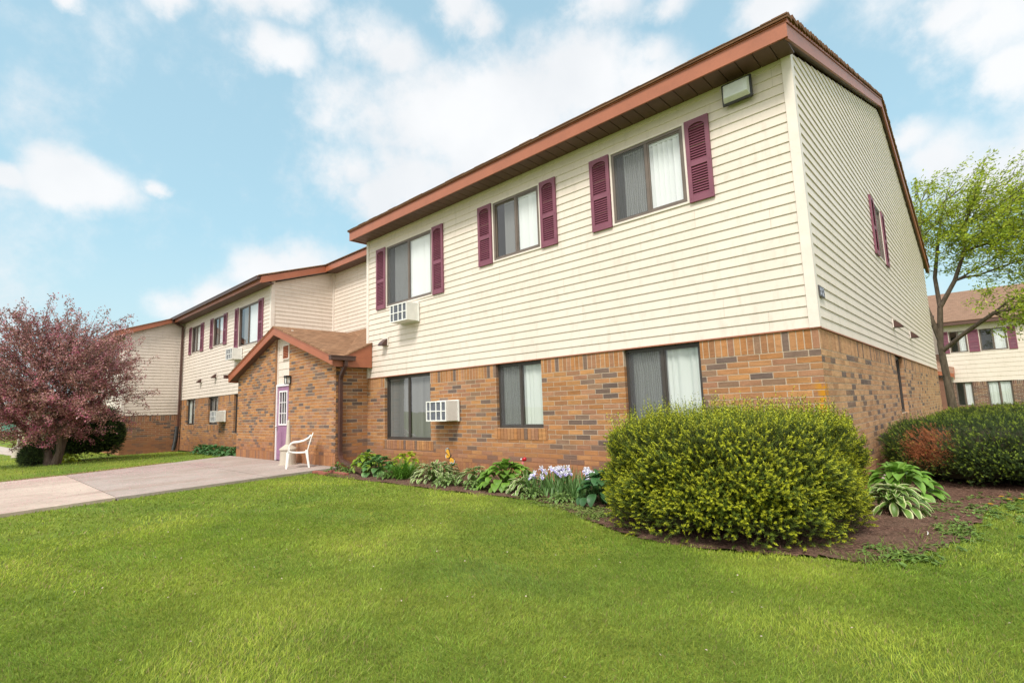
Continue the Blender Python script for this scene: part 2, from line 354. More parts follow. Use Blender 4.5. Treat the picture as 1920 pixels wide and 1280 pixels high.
PAL = [(.37, .18, .082), (.40, .20, .09), (.34, .165, .08), (.39, .18, .07), (.31, .155, .09), (.35, .18, .10), (.42, .21, .085), (.36, .165, .065)]
DARK = [(.165, .112, .088), (.145, .102, .085), (.19, .125, .092), (.25, .15, .095)]
def bcol(dark=.2, pal=PAL):
    c = random.choice(DARK) if random.random() < dark else random.choice(pal)
    k = random.uniform(.88, 1.12); return tuple(x * k for x in c)
def bricks(P, u0, u1, z0, z1, holes, root, lim=None, soldier_top=True, soldier_base=True, sills=(), dark=.2, pal=PAL, cw=.265, ch=.0763, name='brick_wall'):
    mb = MB(); g = .012
    rows = []; zt = z1
    if soldier_top: rows.append((z1 - .235, z1, 's')); zt -= .235
    zb = z0 + (.225 if soldier_base else 0)
    n = max(1, round((zt - zb) / ch)); hh = (zt - zb) / n
    for k in range(n): rows.append((zt - (k + 1) * hh, zt - k * hh, 'r' + str(k % 2)))
    if soldier_base: rows.append((z0, zb, 's'))
    def put(a, b, za, zb_, col):
        P.box(mb, a, b, -.09, .004 + random.uniform(-.001, .001), za, zb_, 0, col, skip=(5,) if False else ())
    for za, zb_, kind in rows:
        mid = (za + zb_) / 2
        a0, b0 = (u0, u1) if lim is None else lim(zb_)
        a0 = max(a0, u0); b0 = min(b0, u1)
        if b0 - a0 < .05: continue
        hs = [(h[0], h[1]) for h in holes if h[2] < mid < h[3]]
        extra = [(s_[0], s_[1]) for s_ in sills if s_[2] < mid < s_[3]]
        pitch = .079 if kind == 's' else cw
        off = 0 if kind != 'r1' else cw / 2
        for x, y in subtract((a0, b0), hs + extra):
            k = math.floor((x - u0 - off) / pitch)
            while True:
                a = u0 + off + k * pitch + g / 2; b = a + pitch - g; k += 1
                if a >= y: break
                a = max(a, x); b = min(b, y)
                if b - a < .012: continue
                dz = g / 2
                put(a, b, za + dz, zb_ - dz, bcol(dark, pal))
    for s_ in sills:
        k = 0
        while s_[0] + k * .079 < s_[1] - .02:
            a = s_[0] + k * .079 + g / 2; b = min(a + .069, s_[1]); k += 1
            P.box(mb, a, b, -.09, .012, s_[2] + g / 2, s_[3] - g / 2, 0, bcol(dark * .5, pal))
    # mortar bed
    us = sorted({u0, u1, *[h[0] for h in holes], *[h[1] for h in holes]}); zs = sorted({z0, z1, *[max(z0, h[2]) for h in holes], *[min(z1, h[3]) for h in holes]})
    for a, b in zip(us, us[1:]):
        for c, d in zip(zs, zs[1:]):
            um, zm = (a + b) / 2, (c + d) / 2
            if any(h[0] < um < h[1] and h[2] < zm < h[3] for h in holes): continue
            if lim is None: mb.quad([P(a, 0, c), P(b, 0, c), P(b, 0, d), P(a, 0, d)], 1)
            else:
                n = 24
                for i in range(n):
                    z_a = c + (d - c) * i / n; z_b = c + (d - c) * (i + 1) / n
                    la, ra = lim(z_a); lb, rb = lim(z_b)
                    q = [P(max(a, la), 0, z_a), P(min(b, ra), 0, z_a), P(min(b, rb), 0, z_b), P(max(a, lb), 0, z_b)]
                    if min(b, ra) > max(a, la) and min(b, rb) > max(a, lb): mb.quad(q, 1)
    e = .004
    for h in holes:
        a, b, c, d = h[0] - e, h[1] + e, h[2] - e, h[3]
        mb.quad([P(a, 0, c), P(a, -.12, c), P(a, -.12, d), P(a, 0, d)], 1); mb.quad([P(b, 0, c), P(b, -.12, c), P(b, -.12, d), P(b, 0, d)], 1)
        mb.quad([P(a, 0, c), P(b, 0, c), P(b, -.12, c), P(a, -.12, c)], 1)
    return mb.build(name, [M['brick'], M['mortar']], root)

def window(P, u0, u1, z0, z1, root, depth=.0, look='white', split=.5, screen=0, open_left=False, frame='bronze'):
    """depth: how far the frame face sits behind the wall face; screen: 0 none, -1 left half, 1 right half"""
    o1 = -depth; o0 = o1 - .07; w = .038; um = u0 + (u1 - u0) * split
    mb = MB()
    P.box(mb, u0, u0 + w, o0, o1, z0, z1); P.box(mb, u1 - w, u1, o0, o1, z0, z1)
    P.box(mb, u0 + w, u1 - w, o0, o1, z1 - w, z1); P.box(mb, u0 + w, u1 - w, o0, o1 + .006, z0, z0 + w)
    P.box(mb, um - .022, um + .022, o0 + .01, o1 - .004, z0 + w, z1 - w)
    for a, b, oo in ((u0 + w, um - .022, .028), (um + .022, u1 - w, .012)):   # sash rails
        P.box(mb, a, a + .022, o1 - oo - .02, o1 - oo, z0 + w, z1 - w); P.box(mb, b - .022, b, o1 - oo - .02, o1 - oo, z0 + w, z1 - w)
        P.box(mb, a + .022, b - .022, o1 - oo - .02, o1 - oo, z1 - w - .022, z1 - w); P.box(mb, a + .022, b - .022, o1 - oo - .02, o1 - oo, z0 + w, z0 + w + .022)
    f = mb.build('window', M[frame], root)
    g = MB()
    for a, b, oo in ((u0 + w, um - .02, .038), (um + .02, u1 - w, .022)):
        g.quad([P(a, o1 - oo, z0 + w), P(b, o1 - oo, z0 + w), P(b, o1 - oo, z1 - w), P(a, o1 - oo, z1 - w)])
    g.build('pane', M['glass'], f)
    if screen:
        a, b = (u0 + w, um - .022) if screen < 0 else (um + .022, u1 - w)
        s = MB(); s.quad([P(a, o1 - .006, z0 + w), P(b, o1 - .006, z0 + w), P(b, o1 - .006, z1 - w), P(a, o1 - .006, z1 - w)]); s.build('screen', M['screen'], f)
    if depth < 0:
        a, b, c, d = u0, u1, z0, z1; mt_ = MB()
        P.box(mt_, a - .03, a - .002, .0, .024, c - .03, d + .03); P.box(mt_, b + .002, b + .03, .0, .024, c - .03, d + .03)
        P.box(mt_, a - .002, b + .002, .0, .024, d + .002, d + .03); P.box(mt_, a - .002, b + .002, .0, .024, c - .03, c - .002)
        mt_.build('trim', M['trim'], f)
    r = MB(); bk = o0 - .9; e = .03
    a, b, c, d = u0 - .25, u1 + .25, z0 - .2, z1 + .1
    r.quad([P(a, bk, c), P(b, bk, c), P(b, bk, d), P(a, bk, d)])
    for x in (a, b): r.quad([P(x, bk, c), P(x, o0, c), P(x, o0, d), P(x, bk, d)])
    for z in (c, d): r.quad([P(a, bk, z), P(b, bk, z), P(b, o0, z), P(a, o0, z)])
    # reveal collar so that no light leaks past the frame
    for q in ((a, u0 + .001, c, d), (u1 - .001, b, c, d), (u0, u1, c, z0 + .001), (u0, u1, z1 - .001, d)):
        r.quad([P(q[0], o0 + .001, q[2]), P(q[1], o0 + .001, q[2]), P(q[1], o0 + .001, q[3]), P(q[0], o0 + .001, q[3])])
    r.build('room', M['interior'], f)
    # blinds
    bm = MB(); L = []
    if look == 'white': L = [(u0 + (um - u0) * .32, um - .03, 'blind'), (um + .02, u1 - w, 'blind')]
    elif look == 'half': L = [(um - .05, u1 - w, 'blind')]
    elif look == 'dark': L = [(u0 + (um - u0) * .45, um, 'greyblind'), (um - .02, u1 - w, 'blind')]
    elif look == 'grey': L = [(u0 + w, u1 - w, 'greyblind')]
    elif look == 'sheer': L = [(u0 + w + .04, um - .06, 'sheer'), (um + .02, u1 - w, 'sheer')]
    for a, b, mt in L:
        bm = MB(); u = a; ob = o0 + .055
        if mt == 'sheer':
            n = int((b - a) / .02)
            for i in range(n):
                p = a + (b - a) * i / n; q = a + (b - a) * (i + 1) / n
                f1 = lambda t: ob - .045 + .014 * math.sin(t * 55 + math.sin(t * 17) * 2)
                bm.quad([P(p, f1(p), z0 - .1), P(q, f1(q), z0 - .1), P(q, f1(q), z1 + .02), P(p, f1(p), z1 + .02)])
        else:
            while u < b:
                an = R(random.uniform(14, 34) if mt == 'blind' else random.uniform(35, 60)); wd = .089
                ztop = z1 - .09 + random.uniform(-.004, .004)
                e1 = wd * math.cos(an); o_ = wd * math.sin(an)
                bm.quad([P(u, ob - .03, z0 + .0), P(u + e1, ob - .03 - o_, z0 + .0), P(u + e1, ob - .03 - o_, ztop), P(u, ob - .03, ztop)])
                u += .076
            P.box(bm, a, b, ob - .10, ob - .03, z1 - .09, z1 - .045)
        bm.build('curtain' if mt == 'sheer' else 'blind', M[mt], f)
    return f

def shutter(P, u0, u1, z0, z1, root, louvers=True):
    mb = MB(); w = .055; o0, o1 = .012, .045; zm = z0 + (z1 - z0) * .46
    P.box(mb, u0, u0 + w, o0, o1, z0, z1); P.box(mb, u1 - w, u1, o0, o1, z0, z1)
    P.box(mb, u0 + w, u1 - w, o0, o1 - .002, z0, z0 + .09)
    P.box(mb, u0 + w, u1 - w, o0, o1 - .002, zm - .035, zm + .035)
    mb.quad([P(u0 + w, o0 + .002, z0), P(u1 - w, o0 + .002, z0), P(u1 - w, o0 + .002, z1), P(u0 + w, o0 + .002, z1)])
    # arched head rail
    n = 10; a, b = u0 + w, u1 - w; um = (a + b) / 2
    arch = lambda t: z1 - .115 + .05 * math.sqrt(max(0, 1 - (2 * t - 1) ** 2))
    for i in range(n):
        t0, t1 = i / n, (i + 1) / n; x0, x1 = a + (b - a) * t0, a + (b - a) * t1
        mb.hexa([P(x0, o0, arch(t0)), P(x1, o0, arch(t1)), P(x1, o1 - .002, arch(t1)), P(x0, o1 - .002, arch(t0)), P(x0, o0, z1), P(x1, o0, z1), P(x1, o1 - .002, z1), P(x0, o1 - .002, z1)])
    for lo, hi in ((z0 + .09, zm - .035), (zm + .035, z1 - .07)):
        z = lo + .004
        while z < hi - .01:
            mb.quad([P(a, o1 - .004, z), P(b, o1 - .004, z), P(b, o0 + .012, z + .026), P(a, o0 + .012, z + .026)])
            mb.quad([P(a, o1 - .004, z), P(b, o1 - .004, z), P(b, o0 + .003, z + .004), P(a, o0 + .003, z + .004)])
            z += .036
    for u in (u0 + .025, u1 - .025):   # screw heads
        for z in (z0 + .05, zm, z1 - .05): P.box(mb, u - .006, u + .006, o1, o1 + .004, z - .006, z + .006)
    return mb.build('shutter', M['shutter'], root)

def bar_box(mb, p, q, h, side, t, m=0):   # board from p to q; drops h below the line, thickness t along side
    p, q, side = Vector(p), Vector(q), Vector(side)
    d = Vector((0, 0, -h)); s = side * t
    mb.hexa([p + d, q + d, q + d + s, p + d + s, p, q, q + s, p + s], m)
def slab_roof(mb, pts, uvs, th=.03):
    top = [Vector(p) for p in pts]; bot = [p - Vector((0, 0, th)) for p in top]; n = len(pts)
    mb.quad(top, 0, None, uvs); mb.quad(bot[::-1], 0, None, uvs[::-1])
    for i in range(n):
        j = (i + 1) % n
        mb.quad([bot[i], bot[j], top[j], top[i]], 0, None, [uvs[i], uvs[j], uvs[j], uvs[i]])
def soffit(mb, x0, x1, y0, y1, z):
    x = x0
    while x < x1 - .01:
        e = min(x + .188, x1); mb.box(x, e, y0, y1, z, z + .012); x += .2
    mb.box(x0, x1, y0, y1, z + .016, z + .022)

# =================================================================== main building
SL = .333
B = thing('apartment_building', (0, 0, 0), 'tan brick and cream siding apartment building with plum shutters and a gabled brick entrance', 'apartment building')
FA = Plane((0, 0, 0), (1, 0, 0), (0, -1, 0))      # front plane y = 0
SA = Plane((0, 0, 0), (0, 1, 0), (1, 0, 0))       # right end wall x = 0
# --- right wing
lowA = [(-8.68, -7.04, .60, 1.985), (-5.14, -4.08, .86, 1.985), (-2.52, -1.38, .86, 1.985)]
upA = [(-8.57, -6.92, 3.59, 4.98), (-5.08, -3.98, 3.89, 4.98), (-2.52, -1.38, 3.89, 4.98)]
e = .02
siding(FA, lambda z: (-9.4, -.0), 2.0, 5.33, [(a - e, b + e, c - e, d + e) for a, b, c, d in upA], B)
bricks(FA, -9.4, 0, 0, 1.985, lowA, B, sills=[(a - .08, b + .08, c - .2, c) for a, b, c, d in lowA])
yr, ytop = 8.5, 17.4
def limS(z):
    d = (z - 5.36) / SL
    return (0 if z < 5.36 else d, 15.9 if z < 5.36 + 15.9 * 0 else min(15.9, 17.0 - d)) if z >= 5.36 else (0, 15.9)
upS = [(5.38, 6.24, 3.89, 4.98)]; lowS = [(5.95, 7.0, .85, 1.985)]
siding(SA, limS, 2.0, 8.1, [(a - e, b + e, c - e, d + e) for a, b, c, d in upS], B)
bricks(SA, 0, 15.9, 0, 1.985, lowS, B, sills=[(a - .08, b + .08, c - .2, c) for a, b, c, d in lowS], dark=.17, pal=[(.42, .23, .12), (.45, .26, .14), (.39, .21, .11), (.47, .27, .14)])
looks = [('white', -1), ('dark', 0), ('white', -1)]
for (a, b, c, d), (lk, sc) in zip(upA, looks): window(FA, a, b, c, d, B, -.012, lk, screen=sc)
for (a, b, c, d), lk, sc_ in zip(lowA, ('grey', 'sheer', 'sheer'), (0, -1, -1)): window(FA, a, b, c, d, B, .06, lk, screen=sc_, frame='darkbronze')
for (a, b, c, d) in upS: window(SA, a, b, c, d, B, -.012, 'dark')
for (a, b, c, d) in lowS: window(SA, a, b, c, d, B, .06, 'grey', frame='darkbronze')
for u0, u1, z0 in ((-8.98, -8.61, 3.56), (-6.88, -6.53, 3.56), (-5.48, -5.12, 3.85), (-3.94, -3.60, 3.85), (-2.91, -2.56, 3.85), (-1.34, -1.01, 3.85)):
    shutter(FA, u0, u1, z0, 5.0, B)
shutter(SA, 4.99, 5.35, 3.85, 5.0, B); shutter(SA, 6.27, 6.62, 3.85, 5.0, B)
def trim_post(x0, x1, y0, y1, z0, z1):
    mb = MB(); mb.box(x0, x1, y0, y1, z0, z1); return mb.build('corner_trim', M['trim'], B)
trim_post(-.085, .024, -.026, .085, 1.995, 5.40)
trim_post(-9.42, -9.33, -.026, .1, 1.995, 5.32)
# copper coloured drip strip where siding meets brick
mb = MB(); FA.box(mb, -9.42, .03, -.02, .022, 1.984, 1.998); SA.box(mb, -.0, 15.9, -.02, .0225, 1.9835, 1.9975); mb.build('drip_strip', M['fascia'], B)
# fascia, soffit and roof
mb = MB(); mb.box(-9.53, .10, -.425, -.40, 5.29, 5.485); mb.box(-9.53, -9.505, -.40, .35, 5.29, 5.485)
mb.box(-9.54, .11, -.44, -.40, 5.487, 5.50)
mb.build('fascia', M['fascia'], B)
for xs in (-8.1, -5.1, -2.3): pass
mb = MB()
bar_box(mb, (.068, -.40, 5.49), (.068, yr, 5.49 + SL * (yr + .4)), .215, (1, 0, 0), .03)
bar_box(mb, (.068, yr, 5.49 + SL * (yr + .4)), (.068, 16.85, 5.49 + SL * (yr + .4) - SL * (16.85 - yr)), .215, (1, 0, 0), .03)
bar_box(mb, (.101, -.43, 5.505), (.101, yr, 5.505 + SL * (yr + .43)), .05, (1, 0, 0), .012)
mb.build('rake_fascia', M['fascia'], B)
mb = MB()
for y0_, y1_, z0_, z1_ in ((-.4, yr, 5.285, 5.285 + SL * (yr + .4)), (yr, 16.8, 5.285 + SL * (yr + .4), 5.285 + SL * (yr + .4) - SL * (16.8 - yr))):
    mb.quad([(0, y0_, z0_), (.07, y0_, z0_), (.07, y1_, z1_), (0, y1_, z1_)])
soffit(mb, -9.5, .066, -.40, -.018, 5.305); mb.build('soffit', M['soffit'], B)
mb = MB(); zr = 5.53 + SL * (yr + .46)
def rp(x0, x1, y0, y1, z0, z1):
    L = math.hypot(y1 - y0, z1 - z0); slab_roof(mb, [(x0, y0, z0), (x1, y0, z0), (x1, y1, z1), (x0, y1, z1)], [(x0, 0), (x1, 0), (x1, L), (x0, L)])
rp(-9.56, .13, -.46, yr, 5.53, zr); rp(-9.56, .13, 16.95, yr, zr - SL * (16.95 - yr), zr)
# shingle tabs hanging over the edges give the uneven dark line seen along the eave
x = -9.56
while x < .1:
    w_ = random.uniform(.12, .3); mb.box(x, min(x + w_ - .004, .13), -.468, -.30, 5.532, 5.532 + random.uniform(.008, .02)); x += w_
y = -.4
while y < 16.5:
    L_ = random.uniform(.13, .15)
    z = 5.53 + SL * (y + .46) if y < yr else zr - SL * (y - yr)
    mb.box(.02, .13 + random.uniform(.0, .012), y, y + L_ * .9, z - .02, z + random.uniform(.028, .04)); y += L_
mb.build('roof', M['shingle'], B)
# --- link between the wings, set back
FL = Plane((0, 2.1, 0), (1, 0, 0), (0, -1, 0)); SB = Plane((-15.0, 0, 0), (0, 1, 0), (1, 0, 0))
zl = lambda y: 5.29 + SL * (y + .4)
siding(FL, lambda z: (-15, -9.4), 2.0, 6.02, [], B)
mb = MB(); mb.box(-14.79, -9.55, 1.675, 1.70, zl(1.7), zl(1.7) + .2); mb.build('fascia', M['fascia'], B)
mb = MB(); soffit(mb, -14.8, -9.55, 1.70, 2.09, zl(1.7) + .01); mb.build('soffit', M['soffit'], B)
mb = MB(); rp(-14.76, -9.57, 1.63, yr, 5.53 + SL * 2.09, zr); mb.build('roof', M['shingle'], B)
trim_post(-15.0, -14.93, 2.04, 2.1, 3.2, 6.02)
# --- middle wing
siding(SB, lambda z: (max(0, (z - 5.38) / SL), 2.08), 2.0, 6.05, [], B)
lowB = [(-23.35, -22.25, .95, 1.985), (-20.63, -19.55, .95, 1.985), (-17.95, -16.3, .65, 1.985)]
upB = [(-22.95, -21.83, 3.89, 4.98), (-20.3, -19.22, 3.89, 4.98), (-17.68, -16.0, 3.6, 4.98)]
siding(FA, lambda z: (-24.3, -15.0), 2.0, 5.33, [(a - e, b + e, c - e, d + e) for a, b, c, d in upB], B)
bricks(FA, -24.3, -15.25, -.1, 1.985, lowB, B, sills=[(a - .08, b + .08, c - .2, c) for a, b, c, d in lowB])
for (a, b, c, d), lk in zip(upB, ('dark', 'dark', 'dark')): window(FA, a, b, c, d, B, -.012, lk)
for (a, b, c, d), lk in zip(lowB, ('sheer', 'grey', 'grey')): window(FA, a, b, c, d, B, .06, lk, frame='darkbronze')
for u0, u1, z0 in ((-23.31, -22.98, 3.85), (-21.80, -21.46, 3.85), (-20.66, -20.33, 3.85), (-19.19, -18.86, 3.85), (-18.06, -17.72, 3.57), (-15.96, -15.60, 3.57)):
    shutter(FA, u0, u1, z0, 5.0, B)
trim_post(-15.09, -14.976, -.026, .09, 1.995, 5.45)
mb = MB(); mb.box(-24.25, -14.78, -.425, -.40, 5.29, 5.485); mb.build('fascia', M['fascia'], B)
mb = MB(); soffit(mb, -24.25, -14.8, -.40, -.018, 5.305); mb.build('soffit', M['soffit'], B)
mb = MB(); bar_box(mb, (-14.81, -.40, 5.49), (-14.81, 1.72, 5.49 + SL * 2.12), .21, (1, 0, 0), .03); mb.build('rake_fascia', M['fascia'], B)
mb = MB(); mb.quad([(-15, -.4, 5.285), (-14.8, -.4, 5.285), (-14.8, 1.72, 5.285 + SL * 2.12), (-15, 1.72, 5.285 + SL * 2.12)]); mb.build('soffit', M['soffit'], B)
mb = MB(); mb.box(-24.2, -14.84, -.53, -.427, 5.40, 5.50); mb.box(-24.2, -14.84, -.545, -.53, 5.47, 5.505); mb.build('gutter', M['gutter'], B, bevel=.006)
mb = MB(); rp(-24.3, -14.76, -.50, yr, 5.52, zr); rp(-24.3, -9.57, 16.95, yr, zr - SL * (16.95 - yr), zr); mb.build('roof', M['shingle'], B)
# downspout in the inner corner with black drain pipe
mb = MB(); mb.strip([(-24.0, -.48, 5.42), (-24.02, -.47, 5.32), (-24.05, -.10, 5.15), (-24.07, -.085, 5.0), (-24.07, -.085, .85)], .10, .075, (1, 0, 0))
mb.build('downspout', M['gutter'], B)
mb = MB(); pts = []; rr = []
for i in range(40):
    t = i / 39; pts.append((-24.08 - .0 * t, -.13 - .10 * t * t, .9 - .98 * t)); rr.append(.075 + .012 * (i % 2))
mb.tube(pts, rr, 12); mb.build('drain_pipe', M['blackpipe'], B)
# --- left wing, forward and lower
SC = Plane((-24.3, 0, 0), (0, 1, 0), (1, 0, 0)); FC = Plane((0, -2.03, 0), (1, 0, 0), (0, -1, 0)); SLC = .385
siding(SC, lambda z: (max(-2.03, -2.03 + (z - 4.78) / SLC), .0), 1.40, 5.42, [], B)
siding(FC, lambda z: (-37, -24.3), 1.40, 4.75, [(-26.95, -25.78, 3.28, 4.38), (-29.35, -28.22, 3.28, 4.38), (-31.9, -30.7, 3.28, 4.38)], B)
bricks(SC, -2.03, 0, -.25, 1.385, [], B, dark=.28, pal=[(.33, .16, .08), (.36, .17, .09), (.30, .14, .08)])
lowC = [(-26.9, -25.8, .4, 1.385), (-29.3, -28.2, .4, 1.385)]
bricks(FC, -37, -24.3, -.25, 1.385, lowC, B)
for q in ((-26.95, -25.78), (-29.35, -28.22), (-31.9, -30.7)):
    window(FC, q[0], q[1], 3.28, 4.38, B, -.012, 'dark'); shutter(FC, q[0] - .37, q[0] - .03, 3.25, 4.4, B); shutter(FC, q[1] + .03, q[1] + .37, 3.25, 4.4, B)
for a, b, c, d in lowC: window(FC, a, b, c, d, B, .06, 'grey', frame='darkbronze')
trim_post(-24.39, -24.276, -2.056, -1.95, 1.395, 4.80)
trim_post(-24.27, -24.2, -.08, -.02, 2.0, 5.3)
mb = MB(); bar_box(mb, (-24.12, -2.42, 4.76), (-24.12, -.40, 4.76 + SLC * 2.02), .21, (1, 0, 0), .03); mb.build('rake_fascia', M['fascia'], B)
mb = MB(); mb.box(-37, -24.1, -2.445, -2.42, 4.55, 4.75); mb.build('fascia', M['fascia'], B)
mb = MB(); soffit(mb, -37, -24.12, -2.42, -2.05, 4.565); mb.quad([(-24.3, -2.42, 4.55), (-24.12, -2.42, 4.55), (-24.12, -.4, 4.55 + SLC * 2.02), (-24.3, -.4, 4.55 + SLC * 2.02)]); mb.build('soffit', M['soffit'], B)
mb = MB(); zc = 4.78 + .36 * 11; rp(-37, -24.07, -2.47, 8.5, 4.78, zc); mb.build('roof', M['shingle'], B)
# --- rear and far walls closing the volume
mb = MB()
mb.quad([(-37, 15.9, -.2), (0, 15.9, -.2), (0, 15.9, 5.4), (-37, 15.9, 5.4)]); mb.quad([(-37, -2, -.2), (-37, 15.9, -.2), (-37, 15.9, 5), (-37, -2, 5)])
mb.quad([(-9.41, .06, 2.), (-9.41, 2.1, 2.), (-9.41, 2.1, 6.05), (-9.41, .06, 5.45)]); mb.build('rear_wall', M['siding'], B)
# --- brick entrance with gable
XA, YV, HV = -12.35, -.80, 3.52
rake = lambda x: HV - SL * abs(x - XA)
FV = Plane((0, YV, 0), (1, 0, 0), (0, -1, 0)); SV = Plane((-9.4, 0, 0), (0, 1, 0), (1, 0, 0))
def limR(z):
    d = (HV - .12 - z) / SL; return (XA - d, XA + d)
bricks(FV, -15.3, -12.66, .05, 3.42, [], B, lim=lambda z: (max(-15.3, limR(z)[0]), -12.66), soldier_top=False, cw=.235)
bricks(FV, -11.81, -9.4, .05, 3.24, [], B, lim=lambda z: (-11.81, min(-9.4, limR(z)[1])), soldier_top=False, cw=.235)
bricks(SV, -.8, 0, .0, 2.3, [], B, soldier_top=False, soldier_base=False, dark=.3)
mb = MB()
bc_ = (.33, .18, .10); mb.quad([(-12.658, YV, .05), (-12.658, YV + .12, .05), (-12.658, YV + .12, 3.4), (-12.658, YV, 3.4)], 0, bc_); mb.build('brick_return', M['brick'], B); mb = MB(); mb.quad([(-11.812, YV, .05), (-11.812, YV + .12, .05), (-11.812, YV + .12, 3.3), (-11.812, YV, 3.3)], 0, bc_); mb.build('brick_return', M['brick'], B); mb = MB()
mb.quad([(-15.3, YV, .0), (-15.3, 0, .0), (-15.3, 0, 2.45), (-15.3, YV, 2.45)], 0, bc_)
mb.build('brick_return', M['brick'], B)
FP = Plane((0, YV + .09, 0), (1, 0, 0), (0, -1, 0))
siding(FP, lambda z: (max(-12.655, limR(z)[0] - .2), min(-11.815, limR(z)[1] + .2)), 2.02, 3.44, [], B, step=.2)
mb = MB()
for a, b in ((-12.655, -12.62), (-11.85, -11.815)): mb = MB(); FP.box(mb, a, b, .0, .04, 2.02, 3.4); mb.build('corner_trim', M['trim'], B)
mb = MB(); FP.box(mb, -12.345, -12.32, .0, .05, 2.66, 3.05); FP.box(mb, -11.98, -11.955, .0, .05, 2.66, 3.05); FP.box(mb, -12.32, -11.98, .0, .05, 3.025, 3.05); FP.box(mb, -12.32, -11.98, .0, .05, 2.66, 2.685)
mb.build('louver_frame', M['trim'], B)
mb = MB(); z = 2.69
FP.box(mb, -12.32, -11.98, .0, .02, 2.685, 3.025)
while z < 3.01:
    FP.box(mb, -12.32, -11.98, .021, .045, z, z + .012); mb.quad([FP(-12.32, .045, z), FP(-11.98, .045, z), FP(-11.98, .022, z + .036), FP(-12.32, .022, z + .036)]); z += .042
mb.build('louver_vent', M['fascia'], B)
# door
mb = MB(); FP.box(mb, -12.655, -12.605, .0, .06, .055, 2.02); FP.box(mb, -11.865, -11.815, .0, .06, .055, 2.02); FP.box(mb, -12.605, -11.865, .0, .06, 1.965, 2.02); mb.build('door_frame', M['doorframe'], B)
mb = MB(); a, b, c, d = -12.45, -12.02, .98, 1.82
DX0, DX1 = -12.603, -11.867
for q in ((DX0, a, .06, 1.963), (b, DX1, .06, 1.963), (a, b, d, 1.963), (a, b, .06, c)): FP.box(mb, q[0], q[1], -.01, .035, q[2], q[3])
for q in ((-12.50, -12.28), (-12.18, -11.96)):     # raised lower panels
    FP.box(mb, q[0], q[1], .035, .041, .18, .82); FP.box(mb, q[0] + .03, q[1] - .03, .041, .048, .21, .79)
dr = mb.build('door', M['door'], B, bevel=.003)
mb = MB(); w = .028
FP.box(mb, a - w, a + .012, .036, .055, c - w, d + w); FP.box(mb, b - .012, b + w, .036, .055, c - w, d + w); FP.box(mb, a + .012, b - .012, .036, .055, d - .012, d + w); FP.box(mb, a + .012, b - .012, .036, .055, c - w, c + .012)
for k in (1, 2):
    u = a + (b - a) * k / 3; FP.box(mb, u - .008, u + .008, .03, .05, c, d); z = c + (d - c) * k / 3; FP.box(mb, a, b, .031, .048, z - .008, z + .008)
mb.build('lite_frame', M['doorframe'], dr)
mb = MB(); mb.quad([FP(a, .02, c), FP(b, .02, c), FP(b, .02, d), FP(a, .02, d)]); mb.build('pane', M['glass'], dr)
mb = MB(); FP.box(mb, a - .2, b + .2, -.8, -.79, c - .4, d + .2); mb.quad([FP(a, -.01, c - .02), FP(b, -.01, c - .02), FP(b, -.8, c - .02), FP(a, -.8, c - .02)]); mb.build('lobby', M['interior'], dr)
mb = MB(); mb.tube([FP(-12.55, .035, .92), FP(-12.55, .075, .92)], [.012, .012], 8); mb.tube([FP(-12.55, .07, .92), FP(-12.55, .085, .92), FP(-12.55, .105, .92), FP(-12.55, .115, .92)], [.018, .03, .028, .012], 12)
mb.build('door_handle', M['metal'], dr, smooth=True)
# gable boards, soffit, roof
yf = -1.0
mb = MB()
bar_box(mb, (XA, yf, HV), (-9.18, yf, rake(-9.18)), .205, (0, 1, 0), .025); bar_box(mb, (-15.56, yf, rake(-15.56)), (XA, yf, HV), .205, (0, 1, 0), .025)
bar_box(mb, (XA, yf - .012, HV + .012), (-9.16, yf - .012, rake(-9.16) + .012), .04, (0, 1, 0), .012); bar_box(mb, (-15.58, yf - .012, rake(-15.58) + .012), (XA, yf - .012, HV + .012), .04, (0, 1, 0), .012)
mb.build('gable_fascia', M['fascia'], B)
mb = MB()
for s_ in (1, -1):
    xe = XA + s_ * 3.15; zb = rake(xe) - .19
    mb.quad([(XA, yf + .02, HV - .19), (xe, yf + .02, zb), (xe, YV + .1, zb), (XA, YV + .1, HV - .19)])
mb.quad([(-9.4, yf + .02, 2.245), (-9.2, yf + .02, 2.245), (-9.2, -.003, 2.245), (-9.4, -.003, 2.245)])
mb.build('soffit', M['soffit'], B)
mb = MB()
mb.box(-9.205, -9.18, yf + .026, -.022, 2.235, 2.45)
mb.hexa([(-9.205, -.77, 2.452), (-9.18, -.77, 2.452), (-9.18, -.022, 2.452), (-9.205, -.022, 2.452), (-9.205, -.77, 2.46), (-9.18, -.77, 2.46), (-9.18, -.022, 2.82), (-9.205, -.022, 2.82)])
mb.build('side_fascia', M['fascia'], B); mb = MB(); mb.box(-15.56, -15.53, yf + .026, -.02, 2.24, 2.44)
mb.build('side_fascia', M['fascia'], B)
mb = MB()
for x0, x1, y0, y1 in ((-9.178, -9.07, -1.10, -.50), (-15.68, -15.562, -1.10, -.05)):
    mb = MB(); mb.box(x0, x1, y0, y1, 2.37, 2.47); mb.box(x0 + .0, x1 + .012, y0 - .008, y1 + .008, 2.45, 2.475)
    mb.build('gutter', M['gutter'], B, bevel=.006)
mb = MB(); gy = -.72
mb.strip([(-9.13, gy, 2.37), (-9.14, gy, 2.26), (-9.22, gy, 2.16), (-9.31, gy, 2.06), (-9.345, gy, 1.96), (-9.345, gy, .36), (-9.32, gy, .26), (-9.2, gy - .04, .20), (-7.55, -1.22, .09)], .075, .075, (0, 1, 0))
for z in (1.7, .6): mb.box(-9.392, -9.302, gy - .045, gy + .045, z, z + .03)
mb.build('downspout', M['gutter'], B)
